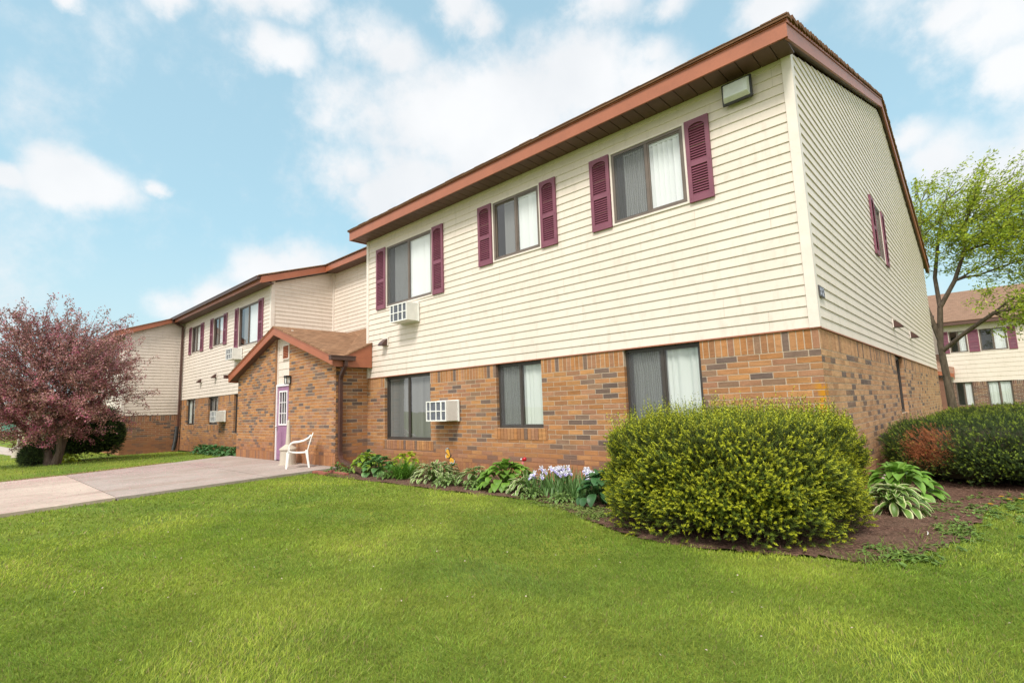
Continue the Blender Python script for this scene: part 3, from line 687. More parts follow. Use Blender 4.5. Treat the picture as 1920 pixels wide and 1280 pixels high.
mb = MB(); Q = .48; zf = 2.84; ys = (HV + .02 - zf) / Q; L = math.hypot(3.19, 3.19 * SL)
rz = lambda x: HV + .03 - SL * abs(x - XA)
slab_roof(mb, [(XA, yf - .02, rz(XA)), (-9.16, yf - .02, rz(-9.16)), (-9.16, (rz(-9.16) - zf) / Q, rz(-9.16)), (XA, (rz(XA) - zf) / Q, rz(XA))], [(-1, L), (-1, 0), (-.7, 0), (ys, L)])
slab_roof(mb, [(-15.6, yf - .02, rz(-15.6)), (XA, yf - .02, rz(XA)), (XA, (rz(XA) - zf) / Q, rz(XA)), (-15.02, 2.08, rz(-15.02)), (-15.02, -.02, rz(-15.02)), (-15.6, -.02, rz(-15.6))], [(0, 0), (0, L), (1.4, L), (2, .2), (1, .2), (1, 0)])
q2 = lambda y: zf + Q * y
slab_roof(mb, [(-9.16, (rz(-9.16) - zf) / Q, rz(-9.16)), (-9.16, -.025, q2(-.025)), (-9.425, -.025, q2(-.025)), (-9.43, 2.08, q2(2.08)), (-14.2, 2.08, q2(2.08)), (XA, (rz(XA) - zf) / Q, rz(XA))], [(3.2, -.8), (3.2, 0), (3, 0), (3, 2.3), (-1.8, 2.3), (0, 1.6)])
mb.build('entrance_roof', M['shingle'], B)

# =================================================================== fittings on the walls
def air_conditioner(loc, label, w=.60, h=.38, d=.34):
    t = thing('air_conditioner', loc, label, 'air conditioner', 'air conditioners through the walls')
    mb = MB(); mb.box(0, w, -d + .02, -.02, 0, h); mb.box(-.02, w + .02, -.05, -.018, -.015, h + .015)
    mb.build('case', M['acside'], t, bevel=.006)
    mb = MB(); y0, y1 = -d - .004, -d + .0195; f = .022
    mb.box(0, w, y0, y1, 0, f); mb.box(0, w, y0, y1, h - f, h)
    us = [0, .105, .16, .36, .42, .60 - .085, w]
    for u in (0, .115, .29, .435, w - f): mb.box(u, u + f * (1.0 if u != .435 else 1.4), y0, y1, f, h - f)
    mb.box(f, w - f, y0 + .002, y1, h / 2 - .009, h / 2 + .009); mb.build('front_frame', M['white'], t)
    mb = MB(); mb.box(f, w - f, y1 - .006, y1 + .002, f, h - f)
    for k in range(18): mb.box(f, w - f, y1 - .012, y1 - .006, f + .008 + k * .019, f + .014 + k * .019)
    mb.build('grille', M['acgrille'], t); return t
ac = air_conditioner((-7.96, -.003, 3.09), 'white air conditioner in the cream siding, below the upper window with the tallest shutters')
def ac_copy(loc, label):
    c = copy_tree(ac); c.location = loc; c['label'] = label
ac_copy((-6.74, -.003, 1.0), 'white air conditioner in the brick beside the large ground floor window above the hostas')
ac_copy((-19.25, -.003, 1.06), 'white air conditioner in the brick wall just left of the gabled entrance')
ac_copy((-17.9, -.003, 3.15), 'white air conditioner under an upper window, above the left slope of the entrance roof')
def vent(loc, rz, label):
    t = thing('vent_hood', loc, label, 'vent', 'vent hoods on the siding', rz)
    mb = MB(); mb.box(-.11, .11, -.022, -.004, -.01, .17); mb.build('flange', M['trim'], t)
    mb = MB(); mb.hexa([(-.085, -.17, .005), (.085, -.17, .005), (.085, -.023, .005), (-.085, -.023, .005), (-.085, -.13, .06), (.085, -.13, .06), (.085, -.023, .15), (-.085, -.023, .15)])
    mb.box(-.075, .075, -.16, -.03, -.012, .004); mb.build('hood', M['gutter'], t)
    return t
v0 = vent((-8.62, -.01, 2.70), 0, 'brown vent hood low on the siding at the right of the entrance roof')
for loc, rz_, lb in (((-19.85, -.01, 2.68), 0, 'brown vent hood on the middle wing, the one nearer the entrance gable'),
                     ((-21.55, -.01, 2.60), 0, 'pale vent hood on the middle wing, the one farther from the entrance gable'),
                     ((.01, 6.2, 2.55), R(90), 'vent hood on the end wall siding, nearer to the front corner'),
                     ((.01, 9.0, 2.55), R(90), 'vent hood on the end wall siding, farther from the front corner')):
    c = copy_tree(v0); c.location = loc; c.rotation_euler.z = rz_; c['label'] = lb
# flood light under the eave
t = thing('flood_light', (-.60, -.02, 5.10), 'rectangular flood light with black frame high on the siding near the corner', 'light')
mb = MB(); mb.box(-.17, .17, -.05, .0, -.12, .13); mb.box(-.185, .185, -.085, -.05, -.145, .145); mb.build('housing', M['black'], t, bevel=.008)
mb = MB(); x0, x1 = -.165, .165
mb.hexa([(x0, -.086, -.125), (x1, -.086, -.125), (x1, -.086, .125), (x0, -.086, .125), (x0 + .02, -.16, -.085), (x1 - .02, -.16, -.085), (x1 - .02, -.13, .10), (x0 + .02, -.13, .10)])
mb.build('lens', M['lens'], t, bevel=.01)
# lantern by the door
t = thing('wall_lantern', (-11.72, YV - .006, 1.99), 'small square wall lantern with black cap beside the purple door', 'light')
mb = MB(); mb.box(-.05, .05, -.02, .0, .02, .20); mb.box(-.075, .075, -.14, -.021, .165, .215); mb.box(-.065, .065, -.125, -.025, .0, .018)
for x in (-.065, .053):
    for y in (-.13, -.037): mb.box(x, x + .012, y, y + .012, .018, .165)
mb.build('cage', M['black'], t)
mb = MB(); mb.box(-.055, .055, -.118, -.03, .018, .165); mb.build('glass', M['lens'], t)
# house number
t = thing('house_number', (.022, .20, 2.36), 'small dark house number plaque on the end wall next to the corner trim', 'sign')
mb = MB(); mb.box(0, .012, -.13, .13, 0, .125); mb.build('plaque', M['plaque'], t)
mb = MB(); hd, wd_ = .085, .036
segs = dict(a=((0, hd), (wd_, hd)), b=((wd_, hd), (wd_, hd / 2)), c=((wd_, hd / 2), (wd_, 0)), d=((0, 0), (wd_, 0)), e=((0, 0), (0, hd / 2)), f=((0, hd / 2), (0, hd)), g=((0, hd / 2), (wd_, hd / 2)))
for k, ch_ in enumerate(('bc', 'abcdefg', 'bc', 'abged')):
    dg = MB()
    for q in ch_:
        (ya, za), (yb, zb) = segs[q]; yo = -.105 + k * .057
        dg.box(.0122, .015, yo + min(ya, yb) - .005, yo + max(ya, yb) + .005, .02 + min(za, zb) - .005, .02 + max(za, zb) + .005)
    dg.build('digit', M['digit'], t)


# =================================================================== building behind on the right
Y2, Z2 = 33.0, -.20
B2 = thing('apartment_building', (0, Y2, Z2), 'distant apartment building with dark brick ground floor behind the tree at the right', 'apartment building')
FB = Plane((0, 0, 0), (1, 0, 0), (0, -1, 0))
low2 = [(-.33, .42, .64, 1.99), (1.02, 2.05, .64, 1.99), (5.2, 6.3, .64, 1.99)]; up2 = [(-.33, .45, 3.72, 4.95), (1.0, 2.12, 3.72, 4.95), (5.2, 6.3, 3.72, 4.95)]
siding(FB, lambda z: (-.77, 12), 2.0, 5.4, [(a - e, b + e, c - e, d + e) for a, b, c, d in up2], B2, step=.25)
bricks(FB, -.77, 12, 0, 1.99, low2, B2, dark=.55, pal=[(.16, .085, .065), (.19, .10, .07), (.14, .075, .06)])
for (a, b, c, d), l in zip(up2, ('half', 'half', 'white')): window(FB, a, b, c, d, B2, -.012, l)
for (a, b, c, d), l in zip(low2, ('half', 'sheer', 'sheer')): window(FB, a, b, c, d, B2, .06, l)
for u0, u1 in ((-.70, -.36), (.5, .96), (2.16, 2.5), (4.8, 5.15), (6.35, 6.7)): shutter(FB, u0, u1, 3.7, 4.97, B2)
FB2 = Plane((0, 2.1, 0), (1, 0, 0), (0, -1, 0))
siding(FB2, lambda z: (-6, -.77), 2.0, 6.1, [], B2, step=.25)
mb = MB(); mb.quad([(-6, 2.1, 0), (-.77, 2.1, 0), (-.77, 2.1, 2), (-6, 2.1, 2)]); mb.quad([(-.77, 0, 0), (-.77, 2.1, 0), (-.77, 2.1, 6), (-.77, 0, 5.4)])
mb.build('side_wall', M['siding'], B2)
mb = MB(); rp(-6.2, -.9, 1.65, 8.5, 6.22, 8.5); rp(-.93, 12, -.45, 8.5, 5.52, 8.5); mb.build('roof', M['farshingle'], B2)
mb = MB(); mb.box(-.92, 12, -.42, -.39, 5.29, 5.50); mb.box(-6.1, -.95, 1.68, 1.71, 5.98, 6.19); mb.build('fascia', M['soffit'], B2)
mb = MB(); soffit(mb, -.9, 12, -.39, -.02, 5.31); mb.build('soffit', M['soffit'], B2)
mb = MB(); slab_roof(mb, [(-3.4, -1, 3.3), (-.3, -1, 2.5), (-.3, 0, 2.9), (-.8, 1.9, 3.8), (-3.4, 1.9, 3.8)], [(0, 0), (3, 0), (3, 1), (2.5, 3), (0, 3)]); mb.build('entrance_roof', M['farshingle'], B2)
mb = MB(); bar_box(mb, (-3.4, -1.02, 3.3), (-.3, -1.02, 2.5), .22, (0, 1, 0), .02); bar_box(mb, (-.3, -1, 2.48), (-.3, 0, 2.88), .35, (1, 0, 0), .02); mb.build('gable_fascia', M['fascia'], B2)
mb = MB(); mb.box(-3.2, -.55, -.8, 1.9, 0, 2.3, 0, (.2, .1, .07)); mb.build('entrance_wall', M['brick'], B2)

# =================================================================== ground
BED = [(-9.2, -1.05), (-8.6, -1.50), (-8.2, -1.48), (-6.87, -1.48), (-5.78, -1.44), (-5.04, -1.45), (-4.29, -1.44), (-3.68, -1.40), (-3.21, -1.34), (-2.8, -1.46), (-2.32, -1.72), (-1.96, -1.92),
       (-1.3, -2.24), (-.89, -2.30), (-.38, -2.26), (.07, -2.12), (.36, -2.0), (.56, -1.98), (.72, -1.8), (.88, -1.42), (1.06, -.82), (1.10, -.14), (1.15, .45), (1.25, 1.1), (1.5, 1.75), (2.6, 2.1), (4.4, 2.3), (4.4, 9.5), (0, 9.5), (0, .0), (-9.2, 0)]
SLAB = [(-15.8, -.80), (-9.22, -.80), (-9.20, -1.25), (-9.0, -2.64), (-8.62, -4.85), (-8.1, -7.0), (-8.0, -14), (-13.4, -14), (-13.65, -5.86), (-13.93, -4.77), (-15.03, -2.41)]
PATH = [(-60, -7.2), (-26.4, -4.45), (-24.5, -4.6), (-24.5, -3.6), (-31.4, -3.9), (-60, -5.2)]
def inside(poly, x, y):
    r = np.zeros(len(x), bool); n = len(poly)
    for i in range(n):
        x0, y0 = poly[i]; x1, y1 = poly[(i + 1) % n]
        if y0 == y1: continue
        c = ((y0 > y) != (y1 > y)) & (x < (x1 - x0) * (y - y0) / (y1 - y0) + x0); r ^= c
    return r
def gz(x, y):
    t = np.clip((-17.5 - np.asarray(x, float)) / 6.5, 0, 1); t = t * t * (3 - 2 * t)
    return -.15 * t
xs = np.concatenate([[-900, -300, -120, -70], np.arange(-50, 12.1, .5), [20, 60, 300, 900]]); ysg = np.concatenate([[-900, -200, -40], np.arange(-16, 14.1, .5), [30, 60, 120, 300, 900]])
X, Y = np.meshgrid(xs, ysg); nx, ny = len(xs), len(ysg)
V = np.stack([X.ravel(), Y.ravel(), gz(X.ravel(), Y.ravel())], 1)
ii = (np.arange(ny - 1)[:, None] * nx + np.arange(nx - 1)[None]).ravel()
tag(npmesh('lawn_ground', V, [np.stack([ii, ii + 1, ii + 1 + nx, ii + nx], 1)], M['turf'], smooth=True), kind='structure')
def sheet(name, poly, z, m, thick=0, zfun=None):
    mb = MB(); top = [(x, y, z + (float(gz(x, y)) if zfun else 0)) for x, y in poly]
    mb.quad(top)
    if thick:
        n = len(top)
        for i in range(n):
            a, b = top[i], top[(i + 1) % n]; mb.quad([(a[0], a[1], a[2] - thick), (b[0], b[1], b[2] - thick), b, a])
    return tag(mb.build(name, m), kind='structure')
# mulch bed: dense grid, lumpy
gx = np.arange(-9.4, 4.5, .06); gy_ = np.arange(-2.5, 9.6, .06); X, Y = np.meshgrid(gx, gy_); x, y = X.ravel(), Y.ravel()
hz = .012 + .010 * np.sin(x * 7.1 + np.sin(y * 5)) * np.sin(y * 6.3 + 1) + rng.uniform(-.006, .008, len(x))
keep = inside(BED, x, y); idx = -np.ones(len(x), int); ii = (np.arange(len(gy_) - 1)[:, None] * len(gx) + np.arange(len(gx) - 1)[None]).ravel()
q = np.stack([ii, ii + 1, ii + 1 + len(gx), ii + len(gx)], 1); q = q[keep[q].sum(1) >= 2]
used = np.unique(q); idx[used] = np.arange(len(used))
tag(npmesh('flower_bed', np.stack([x, y, hz], 1)[used], [idx[q]], M['mulch'], smooth=True), kind='structure')
# concrete walk in separate bays
def clip(poly, a, b, c):   # keep a*x+b*y<=c
    r = []
    for i in range(len(poly)):
        p, q_ = poly[i], poly[(i + 1) % len(poly)]; dp, dq = a * p[0] + b * p[1] - c, a * q_[0] + b * q_[1] - c
        if dp <= 0: r.append(p)
        if dp * dq < 0: t_ = dp / (dp - dq); r.append((p[0] + (q_[0] - p[0]) * t_, p[1] + (q_[1] - p[1]) * t_))
    return r
sheet('walkway', SLAB, .012, M['joint'])
g = .010
sheet('walkway', clip(SLAB, 0, -1, 2.38 - g), .052, M['slab'], .14)
sheet('walkway', clip(clip(SLAB, 0, 1, -2.38 - g), 0, -1, 4.81 - g), .050, M['slab'], .14)
sheet('walkway', clip(clip(SLAB, 0, 1, -4.81 - g), 0, -1, 9.5), .050, M['slab2'], .14)
sheet('walkway', clip(SLAB, 0, 1, -9.5 - g), .050, M['slab2'], .14)
sheet('path', PATH, .03, M['path'], .1, True)
# red edging bricks at the end of the bed
t = None
for k, (x_, y_, a_) in enumerate(((-8.95, -1.42, .1), (-8.62, -1.46, .05), (-8.35, -1.25, .4), (-8.1, -1.32, -.1), (-8.72, -1.18, .3))):
    mb = MB(); mb.box(-.13, .13, -.055, .055, 0, .05); o = mb.build('edging_brick', M['paver'], bevel=.008); o.location = (x_, y_, .005); o.rotation_euler = (0, 0, a_)
    tag(o, 'red edging brick lying in the mulch at the foot of the downspout', 'brick', 'red bricks lying in the bed by the downspout')

# =================================================================== grass
CAM = np.array([1.392, -6.593, 1.207]); FW = np.array([-.6746, .7272])
def sn(x, y, f, s):
    r = 0
    for k in range(5):
        a = s * 1.7 + k * 2.1; r = r + np.sin((x * math.cos(a) + y * math.sin(a)) * f * (1 + .37 * k) + s * 3 + k * 1.3) / (1 + .25 * k)
    return r / 3
def blades(n, rmin, rmax, hgt, wid, bend):
    # sample in a wide wedge round the viewpoint, uniform per area
    r = np.sqrt(rng.uniform(rmin ** 2, rmax ** 2, n)); base = math.atan2(FW[1], FW[0]); th = base + rng.uniform(-1.25, 1.25, n)
    x = CAM[0] + r * np.cos(th); y = CAM[1] + r * np.sin(th)
    nb = .05 * np.sin(x * 23) * np.sin(y * 19 + x * 7)
    bad = inside(BED, x, y + nb) | inside(SLAB, x, y + nb * .5) | inside(PATH, x, y) | ((x < 0) & (x > -9.4) & (y > 0)) | ((x < -9) & (x > -15.4) & (y > -.8)) | ((x <= -15) & (x > -24.3) & (y > -.25)) | ((x < -24.3) & (y > -2.1))
    x, y, r = x[~bad], y[~bad], r[~bad]; n = len(x)
    p1 = sn(x, y, 1.6, 1.); p2 = sn(x * .5, y, 3.4, 2.); p3 = sn(x, y, 9, 3.); p4 = sn(x, y, .7, 5.)
    h = hgt * rng.uniform(.55, 1.2, n) * (1 + .14 * p3 + .10 * p1)
    az = 2.2 * p2 + 1.3 * p1 + rng.normal(0, 1.3, n); lean = np.abs(rng.normal(.35, .28, n))
    dx, dy = np.cos(az), np.sin(az); fa = rng.uniform(0, 2 * math.pi, n); wx, wy = np.cos(fa), np.sin(fa)
    w = wid * rng.uniform(.6, 1.3, n)
    z0 = gz(x, y) - .004
    def P(t, off):   # t along blade
        bx = h * (lean * t + bend * t * t * lean)
        return np.stack([x + dx * bx + wx * w * off, y + dy * bx + wy * w * off, z0 + h * t * (1 - .25 * t * lean)], 1)
    # pigment
    yel = np.clip(.48 + .34 * p1 + .28 * p2 + rng.normal(0, .22, n), 0, 1)[:, None]
    blu = np.clip(.1 + .45 * p4 - .25 * p2 + rng.normal(0, .18, n), 0, 1)[:, None]
    col = (1 - yel) * np.array([.195, .325, .036]) + yel * np.array([.38, .43, .055])
    col = (1 - .45 * blu) * col + .45 * blu * np.array([.22, .34, .13])
    straw = (rng.uniform(0, 1, n) < .05 + .05 * (p1 > .5))[:, None]
    col = np.where(straw, np.array([.36, .27, .13]), col) * (rng.uniform(.62, 1.35, n) * (1 + .16 * p3) * (1 + .12 * p1 - .10 * p4))[:, None]
    return n, P, col
def make_grass():
    Vs, Cs, Fq, Ft = [], [], [], []; base = 0
    for n, r0, r1, h, w in ((330000, 1.6, 4.4, .029, .0015), (260000, 4.4, 7.5, .031, .0025), (150000, 7.5, 13, .038, .0046)):
        m, P, col = blades(n, r0, r1, h, w, .8)
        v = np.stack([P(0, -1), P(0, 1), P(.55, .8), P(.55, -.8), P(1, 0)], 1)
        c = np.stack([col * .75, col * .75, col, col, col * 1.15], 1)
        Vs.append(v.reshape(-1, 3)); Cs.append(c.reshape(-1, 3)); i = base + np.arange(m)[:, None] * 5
        Fq.append(i + np.array([[0, 1, 2, 3]])); Ft.append(i + np.array([[3, 2, 4]])); base += 5 * m
    m, P, col = blades(90000, 13, 32, .055, .010, .5)
    v = np.stack([P(0, -1), P(0, 1), P(1, 0)], 1); Vs.append(v.reshape(-1, 3)); Cs.append(np.stack([col, col, col * 1.1], 1).reshape(-1, 3)); Ft.append(base + np.arange(m)[:, None] * 3 + np.array([[0, 1, 2]]))
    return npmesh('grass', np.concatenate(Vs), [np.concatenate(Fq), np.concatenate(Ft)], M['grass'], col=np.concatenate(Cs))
tag(make_grass(), 'mown yellow green lawn grass in front of the building', 'grass', kind='stuff')

# =================================================================== leaves and plants
def leaf_batch(base, az, pitch, length, width, droop, c_in, c_out, cup=.25, nl=6, shape='ovate', roll=None, edge=.78):
    """base (n,3); pitch: start elevation; droop: total pitch change. returns V,F,col"""
    n = len(base); ac = np.array([-1, -edge, -edge + .12, 0, edge - .12, edge, 1.]); na = 7
    s = np.linspace(0, 1, nl + 1); d = np.stack([np.cos(az), np.sin(az)], 1); sd = np.stack([-np.sin(az), np.cos(az)], 1)
    V = np.zeros((n, nl + 1, na, 3)); Cc = np.zeros((n, nl + 1, na, 3)); p = base.copy(); last = None
    for i, t in enumerate(s):
        ph = pitch - droop * t
        if i: step = length / nl; p = p + np.stack([d[:, 0] * np.cos(ph) * step, d[:, 1] * np.cos(ph) * step, np.sin(ph) * step], 1)
        if shape == 'ovate': prof = max(.03, math.sin(math.pi * min(1, max(0, (t - .12) / .88)) ** .75) ** .85) if t > .12 else .05
        elif shape == 'sword': prof = (1 - t ** 2.2) * .9 + .02
        else: prof = max(.04, math.sin(math.pi * (t * .93 + .05)) ** .7)
        nrm = np.stack([-d[:, 0] * np.sin(ph), -d[:, 1] * np.sin(ph), np.cos(ph)], 1)
        for j, a in enumerate(ac):
            wv = width * prof * a * .5
            V[:, i, j] = p + np.concatenate([sd * wv[:, None], np.zeros((n, 1))], 1) + nrm * (np.abs(wv) * cup)[:, None]
            Cc[:, i, j] = c_out if abs(a) > edge - .01 and t > .12 else c_in
    idx = np.arange((nl + 1) * na).reshape(nl + 1, na); q = np.stack([idx[:-1, :-1], idx[:-1, 1:], idx[1:, 1:], idx[1:, :-1]], -1).reshape(-1, 4)
    F = (np.arange(n)[:, None, None] * (nl + 1) * na + q[None]).reshape(-1, 4)
    return V.reshape(-1, 3), F, Cc.reshape(-1, 3)
def merge(parts):
    Vs, Fs, Cs = [], [], []; b = 0
    for v, f, c in parts: Vs.append(v); Fs.append(f + b); Cs.append(c); b += len(v)
    return np.concatenate(Vs), Fs, np.concatenate(Cs)
def hosta(loc, r, h, n, c_in, c_out, label, L=.2, W=.13, group='hostas in the flower beds', name='hosta', cup=.35, cat='plant'):
    parts = []; stems = []
    k = np.arange(n); t = (k + .5) / n; az = k * 2.39996 + rng.normal(0, .25, n)
    rad = r * .72 * np.sqrt(t); up = h * (1 - .75 * t ** 1.3)
    base = np.stack([np.cos(az) * rad, np.sin(az) * rad, np.maximum(.03, up * .82 + rng.normal(0, .02, n))], 1)
    pitch = R(52) - R(52) * t + rng.normal(0, .2, n); ln = L * rng.uniform(.75, 1.15, n)
    base -= np.stack([np.cos(az) * ln * .35, np.sin(az) * ln * .35, np.zeros(n)], 1)
    v = leaf_batch(base, az + rng.normal(0, .3, n), pitch, ln, W * rng.uniform(.8, 1.15, n), R(70) + rng.normal(0, .2, n), c_in, c_out, cup)
    vc = v[2].reshape(n, -1, 3) * rng.uniform(.78, 1.2, (n, 1, 1)); v = (v[0], v[1], vc.reshape(-1, 3))
    # petioles
    m = 4; s0 = np.stack([np.cos(az) * .02, np.sin(az) * .02, np.zeros(n)], 1); wv = np.stack([-np.sin(az), np.cos(az), np.zeros(n)], 1) * .005
    sv = np.stack([s0 - wv, s0 + wv, base + wv, base - wv], 1).reshape(-1, 3); sf = (np.arange(n)[:, None] * 4 + np.array([[0, 1, 2, 3]])); sc = np.tile(np.array(c_in) * .8, (n * 4, 1))
    V, F, Cc = merge([v, (sv, sf, sc)])
    t_ = npmesh(name, V, F, M['leaf'], col=Cc, smooth=True); t_.location = loc
    return tag(t_, label, cat, group)
for x_, y_, r_2, lb_ in ((-6.9, -1.15, .22, 'low leafy filler between the broad hosta and the grassy clump'), (-4.55, -1.15, .22, 'low leafy filler in front of the small pale edged hosta'), (-3.3, -1.24, .24, 'low leafy filler in front of the first irises'), (-2.75, -1.3, .24, 'low leafy filler in front of the last irises'), (-8.35, -1.15, .2, 'low leafy filler next to the end of the brown downspout')):
    hosta((x_, y_, .01), r_2, .11, 70, (.15, .25, .06), (.19, .29, .08), lb_, .07, .035, 'leafy plants in the front bed', 'leafy_plant')
GRN = (.10, .22, .03); LIME = (.24, .36, .035); CHART = (.36, .42, .03); BLUE = (.06, .145, .06); CREAM = (.62, .62, .38); MID = (.09, .19, .035)
hosta((-8.75, -1.12, .01), .26, .16, 30, MID, MID, 'low dark green leafy plant at the foot of the brown downspout', .10, .05, 'leafy plants in the front bed', 'leafy_plant')
hosta((-8.55, -.52, .01), .30, .40, 36, BLUE, (.40, .48, .28), 'tall dark hosta with pale leaf edges against the wall behind the downspout', .17, .10)
hosta((-8.1, -.80, .01), .42, .38, 56, LIME, LIME, 'bright lime green hosta just beyond the downspout elbow', .18, .13)
hosta((-7.45, -.95, .01), .42, .34, 54, (.09, .20, .06), (.16, .30, .08), 'medium green hosta with broad leaves between the two lime hostas', .19, .14)
hosta((-7.2, -.5, .01), .36, .44, 36, CHART, CHART, 'yellow green hosta below the large ground floor window', .17, .13)
hosta((-6.05, -.35, .01), .24, .24, 26, MID, MID, 'dark green leafy plant behind the grassy clump', .14, .08, 'leafy plants in the front bed', 'leafy_plant')
hosta((-5.8, -.88, .01), .58, .30, 170, (.16, .26, .06), CREAM, 'wide white edged hosta with narrow leaves below the butterfly', .17, .055)
hosta((-5.2, -1.12, .01), .36, .15, 110, (.17, .27, .07), (.22, .32, .12), 'low soft green filler plant in front of the white edged hosta', .08, .04, 'leafy plants in the front bed', 'leafy_plant')
hosta((-4.85, -.85, .01), .36, .28, 60, (.15, .27, .06), (.50, .52, .28), 'small pale edged hosta between the white edged hosta and the big green one', .16, .07)
hosta((-4.18, -.82, .01), .58, .38, 110, (.15, .29, .04), (.19, .34, .05), 'large fresh green hosta mound beside the red garden ornament', .20, .13)
hosta((-3.64, -1.0, .01), .36, .22, 80, (.16, .27, .06), CREAM, 'cream striped hosta tucked between the green mound and the irises', .16, .055)
hosta((-2.24, -1.12, .01), .42, .40, 60, (.055, .15, .05), (.075, .18, .065), 'blue green hosta with big leaves against the yellow tipped yew', .19, .14)
hosta((.50, .08, .01), .36, .27, 84, (.15, .27, .05), (.62, .64, .34), 'bold white edged hosta right of the yellow tipped yew', .21, .075)
hosta((.42, 1.15, .01), .50, .36, 74, (.17, .33, .05), (.20, .36, .055), 'plain bright green hosta beside the end wall', .24, .12)
for k, x_ in enumerate(np.linspace(-19.2, -15.9, 7)):
    hosta((x_, -.62 - .05 * (k % 2), -.02), .34, .30, 36, (.07, .17, .05), (.09, .20, .06), 'dark green hosta in the row along the middle wing', .2, .13, 'row of hostas along the middle wing')
hosta((-21.2, -3.95, -.12), .45, .26, 50, (.34, .42, .03), (.38, .46, .03), 'chartreuse hosta glowing behind the pink blossom tree', .2, .12)

def blade_clump(name, loc, n, r, L, W, spread, droop, c, label, cat='plant', group=None):
    az = rng.uniform(0, 2 * math.pi, n); rd = r * np.sqrt(rng.uniform(0, 1, n)); a2 = rng.uniform(0, 2 * math.pi, n)
    base = np.stack([np.cos(a2) * rd, np.sin(a2) * rd, np.zeros(n)], 1)
    v = leaf_batch(base, az, R(86) - rng.uniform(0, spread, n), L * rng.uniform(.65, 1.1, n), W * rng.uniform(.8, 1.2, n), droop * rng.uniform(.3, 1.1, n), c, np.array(c) * 1.1, .3, 7, 'sword')
    vc = v[2].reshape(n, -1, 3) * rng.uniform(.7, 1.3, (n, 1, 1))
    o = npmesh(name, v[0], [v[1]], M['leaf'], col=vc.reshape(-1, 3), smooth=True); o.location = loc; return tag(o, label, cat, group)
blade_clump('daylily', (-6.62, -.92, .01), 420, .18, .50, .014, R(40), R(100), (.10, .23, .025), 'dense clump of arching grassy leaves right of the lime hostas')
# irises: clumps of sword leaves, each with its flowers
def iris(loc, n, nf, label):
    t = thing('iris', loc, label, 'flower', 'white and violet irises in the front bed')
    az = rng.uniform(0, 2 * math.pi, n); rd = .19 * np.sqrt(rng.uniform(0, 1, n)); a2 = rng.uniform(0, 2 * math.pi, n)
    base = np.stack([np.cos(a2) * rd, np.sin(a2) * rd, np.zeros(n)], 1)
    v = leaf_batch(base, az, R(88) - rng.uniform(0, R(34), n), rng.uniform(.22, .40, n), rng.uniform(.022, .036, n), rng.uniform(0, R(20), n), (.13, .25, .07), (.16, .29, .09), .2, 5, 'sword')
    npmesh('leaf_fan', v[0], [v[1]], M['leaf'], t, col=v[2], smooth=True)
    st = MB(); fl = []
    for k in range(nf):
        a = random.uniform(0, 6.28); rr = random.uniform(.02, .17); x, y, z = math.cos(a) * rr, math.sin(a) * rr, random.uniform(.24, .37)
        st.tube([(x * .4, y * .4, 0), (x * .9, y * .9, z * .6), (x, y, z)], [.005, .004, .0035], 5)
        az = np.array([i * 2.094 + a for i in range(3)]); b3 = np.tile([[x, y, z]], (3, 1))
        fl.append(leaf_batch(b3, az, np.full(3, R(30)), np.full(3, .062), np.full(3, .05), np.full(3, R(120)), (.42, .36, .74), (.84, .84, .92), .2, 5))
        fl.append(leaf_batch(b3, az + 1.05, np.full(3, R(75)), np.full(3, .058), np.full(3, .048), np.full(3, R(-70)), (.84, .84, .90), (.88, .88, .92), .5, 5))
        fl.append(leaf_batch(b3, az + .5, np.full(3, R(20)), np.full(3, .045), np.full(3, .04), np.full(3, R(60)), (.85, .84, .9), (.8, .8, .9), .4, 4))
    st.build('stem', M['stemgreen'], t)
    V, F, Cc = merge(fl); npmesh('blossom', V, F, M['petal'], t, col=Cc, smooth=True)
M['stemgreen'] = simple('stem_green', (.14, .22, .07), .6, .1)
for loc, n, nf, lb in (((-3.36, -1.0, .01), 44, 6, 'iris clump with white blossoms beside the cream striped hosta'), ((-3.20, -.72, .01), 50, 8, 'tall iris clump with white blossoms nearest the brick wall'),
                       ((-2.95, -1.02, .01), 52, 7, 'iris clump with white and violet blossoms in the middle of the irises'), ((-2.72, -.80, .01), 50, 5, 'iris clump of green sword leaves with few blossoms near the wall'),
                       ((-2.58, -1.08, .01), 44, 5, 'iris clump with violet marked blossoms next to the blue green hosta')): iris(loc, n, nf, lb)
# ground cover and weeds: one scatter of small leaf rosettes
def cover(name, pts, L, W, c, label, z=.015):
    n = len(pts); k = 7; az = rng.uniform(0, 6.28, n * k); b = np.repeat(np.column_stack([pts, np.full(n, z)]), k, 0) + rng.normal(0, .012, (n * k, 3)) * [1, 1, .5]
    v = leaf_batch(b, az, rng.uniform(R(5), R(60), n * k), L * rng.uniform(.6, 1.3, n * k), W * rng.uniform(.7, 1.2, n * k), R(50) * np.ones(n * k), c, np.array(c) * 1.15, .3, 3)
    vc = v[2].reshape(n * k, -1, 3) * rng.uniform(.65, 1.35, (n * k, 1, 1))
    return tag(npmesh(name, v[0], [v[1]], M['leaf'], col=vc.reshape(-1, 3)), label, 'ground cover', kind='stuff')
def scat(n, cx, cy, sx, sy): return np.column_stack([rng.normal(cx, sx, n), rng.normal(cy, sy, n)])
cover('ground_cover', np.concatenate([scat(150, -2.35, -1.5, .28, .10), scat(70, -1.95, -1.72, .12, .09), scat(40, -3.0, -1.3, .18, .05)]), .035, .022, (.20, .27, .07), 'low pale green sedum at the mulch edge left of the big yew')
